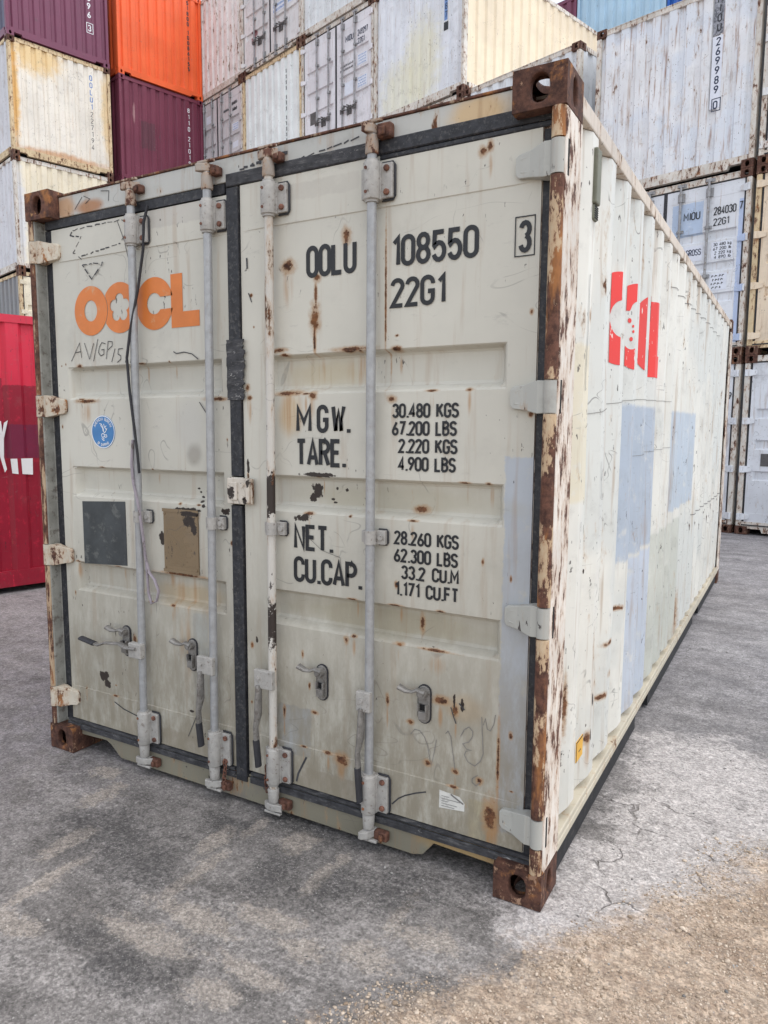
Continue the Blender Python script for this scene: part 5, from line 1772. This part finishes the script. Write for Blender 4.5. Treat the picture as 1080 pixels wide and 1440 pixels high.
def ground_mat():
    n = NT('worn_yard_ground')
    s = n.sep()
    x, y = s[0], s[1]
    big = n.noise(0.55, 6, 0.6, rnd=False)
    mid = n.noise(3.2, 8, 0.68, rnd=False, off=4)
    fine = n.noise(60, 5, 0.75, rnd=False, off=7)
    grit = n.noise(230, 3, 0.7, rnd=False, off=9)
    streak = n.noise(2.2, 6, 0.6, stretch=(0.5, 2.4, 1), rnd=False, off=2)
    cloud = n.noise(9, 7, 0.72, rnd=False, off=61)
    dark = n.mix(n.smooth(mid, 0.36, 0.62), (0.116, 0.108, 0.102), (0.205, 0.190, 0.179))
    dark = n.mix(n.smooth(cloud, 0.48, 0.66, 0, 0.75), dark, (0.245, 0.227, 0.214))
    dark = n.mix(n.smooth(fine, 0.46, 0.68, 0, 0.5), dark, (0.285, 0.264, 0.248))
    gran = n.smooth(fine, 0.34, 0.60)
    # general dust film
    col = n.mix(n.mul(n.smooth(n.add(streak, n.mul(n.add(n.noise(30, 7, .8, rnd=False, off=111), -.5), .35)), 0.50, 0.62, 0, 0.75), gran), dark, (0.33, 0.306, 0.29))
    # far yard is paler
    far = n.smooth(y, 0.4, 3.0)
    st2 = n.noise(1.3, 7, 0.68, stretch=(0.8, 1.9, 1), rnd=False, off=71)
    col = n.mix(n.mul(far, 0.7), col, n.mix(n.smooth(n.add(n.mul(st2, .6), n.mul(cloud, .4)), 0.38, 0.62), (0.170, 0.164, 0.175), (0.36, 0.348, 0.36)))
    lft = n.mul(n.smooth(x, 1.1, 0.2), n.smooth(y, -1.2, 0.2))
    col = n.mix(n.mul(lft, n.smooth(cloud, 0.38, 0.62, 0.05, 0.7)), col, (0.27, 0.25, 0.253))
    # pale trodden cement beside the right-hand corner
    w = n.mul(n.add(n.noise(3.6, 8, 0.7, rnd=False, off=15), -0.5), 2.4)
    w = n.add(w, n.mul(n.add(n.noise(38, 6, 0.8, rnd=False, off=107), -0.5), 1.6))
    e = n.add(n.ell([(2.62, .25, .26, .36), (2.78, .75, .30, .6), (2.78, 1.35, .34, .45), (2.50, .0, .24, .18)], 'xy'), w)
    col = n.mix(n.mul(n.smooth(e, 1.2, 0.7, 0, 0.95), n.smooth(cloud, .30, .50, .45, 1)), col, n.mix(n.smooth(fine, 0.35, 0.65), (0.40, 0.366, 0.348), (0.52, 0.487, 0.468)))
    # dusty heaps and scraped streaks
    D = [(1.24,-.20,.05,.11),(1.33,-.43,.035,.16),(1.32,-.06,.03,.07),(1.53,-.06,.06,.07),(1.73,-.09,.03,.06),(1.72,-.18,.03,.10),(1.72,-.47,.14,.05),(1.88,-.53,.10,.06),
         (1.38,-.72,.20,.05),(.92,-.72,.04,.18),(1.0,-.90,.16,.05),(1.75,-.80,.10,.05),(.78,-.49,.05,.12),(1.80,-.68,.14,.04),(1.50,-.58,.18,.045),(2.05,-.46,.12,.06),(.6,-.2,.06,.10),(2.18,-.3,.12,.07),(2.05,-.25,.03,.12),(.45,-.05,.08,.05)]
    wv = n.mul(n.add(n.noise(5.5, 8, 0.74, rnd=False, off=22, dist=0.6), -0.5), 3.4)
    rag = n.mul(n.add(n.noise(48, 6, 0.8, rnd=False, off=101), -0.5), 2.6)
    e = n.add(n.add(n.ell(D, 'xy'), wv), rag)
    col = n.mix(n.mul(n.smooth(e, 1.15, 0.75, 0, 0.92), n.smooth(fine, .34, .50, .35, 1)), col, n.mix(n.smooth(grit, 0.35, 0.65), (0.27, 0.235, 0.205), (0.37, 0.33, 0.29)))
    # ragged dark patches in front of the doors
    Dk = [(1.80,-.24,.12,.14),(1.22,-.10,.12,.06),(.85,-.36,.24,.12),(1.50,.05,.30,.06),(1.98,-.13,.16,.12),(1.1,-.5,.22,.09),(1.55,-.28,.07,.12),(1.45,-.85,.2,.07)]
    e = n.add(n.ell(Dk, 'xy'), n.mul(n.add(n.noise(6, 8, 0.72, rnd=False, off=29, dist=0.5), -0.5), 3.6))
    e = n.add(e, rag)
    col = n.mix(n.mul(n.smooth(e, 1.5, 0.5, 0, 0.62), n.smooth(fine, .66, .42, .4, 1)), col, (0.055, 0.054, 0.055))
    # pale mineral specks everywhere, clustered
    vg = n.voronoi(150.0)
    vs1 = n.smooth(vg.outputs['Distance'], 0.34, 0.20)
    col = n.mix(n.mul(n.mul(vs1, n.smooth(n.noise(4, 4, .6, rnd=False, off=81), .40, .62, .15, .9)), n.smooth(n.sep(vg.outputs['Color'])[0], .45, .75)), col, (0.34, 0.318, 0.30))
    # sand and gravel spill
    d = n.math('MULTIPLY_ADD', x, .845, -(2.0 * .845 + .8 * .535))
    d = n.math('MULTIPLY_ADD', y, -.535, d)
    d = n.add(d, n.mul(n.add(n.noise(4.4, 8, 0.76, rnd=False, off=33), -0.5), 0.6))
    d = n.add(d, n.mul(n.add(n.noise(40, 6, 0.8, rnd=False, off=117), -0.5), 0.22))
    sandc = n.mix(n.smooth(n.noise(22, 6, 0.75, rnd=False, off=3), 0.35, 0.65), (0.34, 0.250, 0.180), (0.52, 0.412, 0.312))
    sandc = n.mix(n.smooth(mid, 0.46, 0.68, 0, 0.55), sandc, (0.27, 0.19, 0.132))
    nearsand = n.mul(n.smooth(d, -0.02, 0.17), n.smooth(n.add(x, y), 7.5, 4.5))
    col = n.mix(n.mul(nearsand, n.smooth(fine, .30, .55, .55, .95)), col, sandc)
    # grit: pale and dark specks
    col = n.mix(n.smooth(grit, 0.655, 0.70, 0, 0.7), col, (0.36, 0.338, 0.315))
    col = n.mix(n.smooth(grit, 0.37, 0.32, 0, 0.7), col, (0.032, 0.030, 0.030))
    sp = n.noise(95, 2, 0.5, rnd=False, off=41)
    col = n.mix(n.smooth(sp, 0.72, 0.745, 0, 0.8), col, (0.42, 0.40, 0.38))
    ag = n.voronoi(135.0)
    agc = n.sep(ag.outputs['Color'])[0]
    col = n.scalecol(col, n.smooth(agc, 0.0, 1.0, 0.80, 1.24))
    col = n.scalecol(col, n.smooth(n.noise(120, 6, 0.82, rnd=False, off=93), 0.30, 0.70, 0.76, 1.28))
    col = n.scalecol(col, n.smooth(n.noise(26, 7, 0.78, rnd=False, off=97), 0.32, 0.68, 0.80, 1.22))
    # hairline cracks in the cement
    vo = n.t.nodes.new('ShaderNodeTexVoronoi')
    vo.feature = 'DISTANCE_TO_EDGE'
    wob = n.vec('SCALE', n.P)
    dn = n.t.nodes.new('ShaderNodeTexNoise'); dn.inputs['Scale'].default_value = 6; dn.inputs['Detail'].default_value = 4
    n.t.links.new(n.P, dn.inputs['Vector'])
    n.put(vo.inputs['Vector'], n.vec('ADD', n.P, n.vec('MULTIPLY', dn.outputs['Color'], (.22, .22, 0))))
    vo.inputs['Scale'].default_value = 2.6
    cr = n.mul(n.smooth(vo.outputs['Distance'], 0.012, 0.003), n.smooth(n.ell([(2.68, .45, .38, .75)], 'xy'), 1.2, 0.7))
    cr = n.mul(cr, n.smooth(n.noise(5, 3, .6, rnd=False, off=51), .42, .55))
    cr = n.mul(cr, n.math('SUBTRACT', 1.0, nearsand))
    col = n.mix(n.mul(cr, 0.6), col, (0.10, 0.088, 0.08))
    h = n.add(n.mul(fine, 0.55), n.mul(grit, 0.35))
    h = n.add(h, n.mul(mid, 1.2))
    h = n.add(h, n.mul(cr, -0.8))
    h = n.add(h, n.mul(agc, 0.3))
    return n.finish(col, n.smooth(mid, .3, .7, .82, .95), h, 0.007, spec=0.2)
me.materials.append(ground_mat())

# ------------------------------------------------------------------ pebbles
def pebble_field(name, pts, sizes, mat, seed):
    r = np.random.default_rng(seed)
    base = np.array([(0, 0, 1), (.894, 0, .447), (.276, .851, .447), (-.724, .526, .447), (-.724, -.526, .447), (.276, -.851, .447),
                     (.724, .526, -.447), (-.276, .851, -.447), (-.894, 0, -.447), (-.276, -.851, -.447), (.724, -.526, -.447), (0, 0, -1)])
    tri = np.array([(0,1,2),(0,2,3),(0,3,4),(0,4,5),(0,5,1),(1,6,2),(2,7,3),(3,8,4),(4,9,5),(5,10,1),(2,6,7),(3,7,8),(4,8,9),(5,9,10),(1,10,6),(6,11,7),(7,11,8),(8,11,9),(9,11,10),(10,11,6)])
    N = len(pts)
    a = r.uniform(0, 2 * np.pi, N)
    sc = np.stack([sizes * r.uniform(.7, 1.3, N), sizes * r.uniform(.6, 1.1, N), sizes * r.uniform(.4, .8, N)], 1)
    v = base[None] * (1 + r.uniform(-.28, .28, (N, 12, 1))) * sc[:, None]
    x = v[..., 0] * np.cos(a)[:, None] - v[..., 1] * np.sin(a)[:, None]
    y = v[..., 0] * np.sin(a)[:, None] + v[..., 1] * np.cos(a)[:, None]
    V = np.stack([x, y, v[..., 2]], -1) + pts[:, None]
    F = (tri[None] + 12 * np.arange(N)[:, None, None]).reshape(-1, 3)
    m = bpy.data.meshes.new(name)
    m.vertices.add(N * 12); m.vertices.foreach_set('co', V.astype(np.float32).ravel())
    m.loops.add(len(F) * 3); m.loops.foreach_set('vertex_index', F.astype(np.int32).ravel())
    m.polygons.add(len(F)); m.polygons.foreach_set('loop_start', np.arange(0, len(F) * 3, 3, dtype=np.int32))
    m.update(calc_edges=True)
    m.materials.append(mat)
    o = bpy.data.objects.new(name, m)
    COL.objects.link(o)
    o['kind'] = 'stuff'
    return o
def pebble_mat(name, a, b):
    n = NT(name)
    g = n.t.nodes.new('ShaderNodeNewGeometry')
    k = n.noise(90, 3, .6, rnd=False)
    c = n.mix(g.outputs['Random Per Island'], a, b)
    c = n.scalecol(c, n.smooth(k, .3, .7, .8, 1.15))
    return n.finish(c, 0.9, None, spec=0.2)
def ground_z(x, y):
    i = min(max(np.searchsorted(xs, x) - 1, 0), nx - 2)
    j = min(max(np.searchsorted(ys, y) - 1, 0), ny - 2)
    fx, fy = (x - xs[i]) / (xs[i + 1] - xs[i]), (y - ys[j]) / (ys[j + 1] - ys[j])
    z = gv[..., 2]
    return (z[j, i] * (1 - fx) + z[j, i + 1] * fx) * (1 - fy) + (z[j + 1, i] * (1 - fx) + z[j + 1, i + 1] * fx) * fy
pp, ss = [], []
while len(pp) < 20000:
    x, y = rng.uniform(1.7, 3.7), rng.uniform(-1.0, 1.7)
    if -0.02 < x < 2.47 and y > -0.02: continue
    m = sand_mask(x, y)
    if rng.random() < m * (0.35 + 0.65 * (mnoise.noise(Vector((x * 4, y * 4, 9))) > -0.1)):
        s = min(0.010, 0.0015 + rng.exponential(0.0013))
        pp.append((x, y, ground_z(x, y) + s * 0.25)); ss.append(s)
pebble_field('gravel', np.array(pp), np.array(ss), pebble_mat('gravel_stone', (0.30, 0.225, 0.16), (0.60, 0.50, 0.40)), 3)
pp, ss = [], []
while len(pp) < 9000:
    x, y = rng.uniform(-0.6, 4.0), rng.uniform(-1.2, 4.5)
    if -0.02 < x < 2.47 and y > -0.02: continue
    if mnoise.noise(Vector((x * 1.6, y * 1.6, 2))) < rng.uniform(-.6, .4): continue
    s = min(0.010, 0.0010 + rng.exponential(0.0010))
    pp.append((x, y, ground_z(x, y) + s * 0.2)); ss.append(s)
pebble_field('loose_grit', np.array(pp), np.array(ss), pebble_mat('grit_stone', (0.13, 0.125, 0.12), (0.42, 0.40, 0.375)), 5)
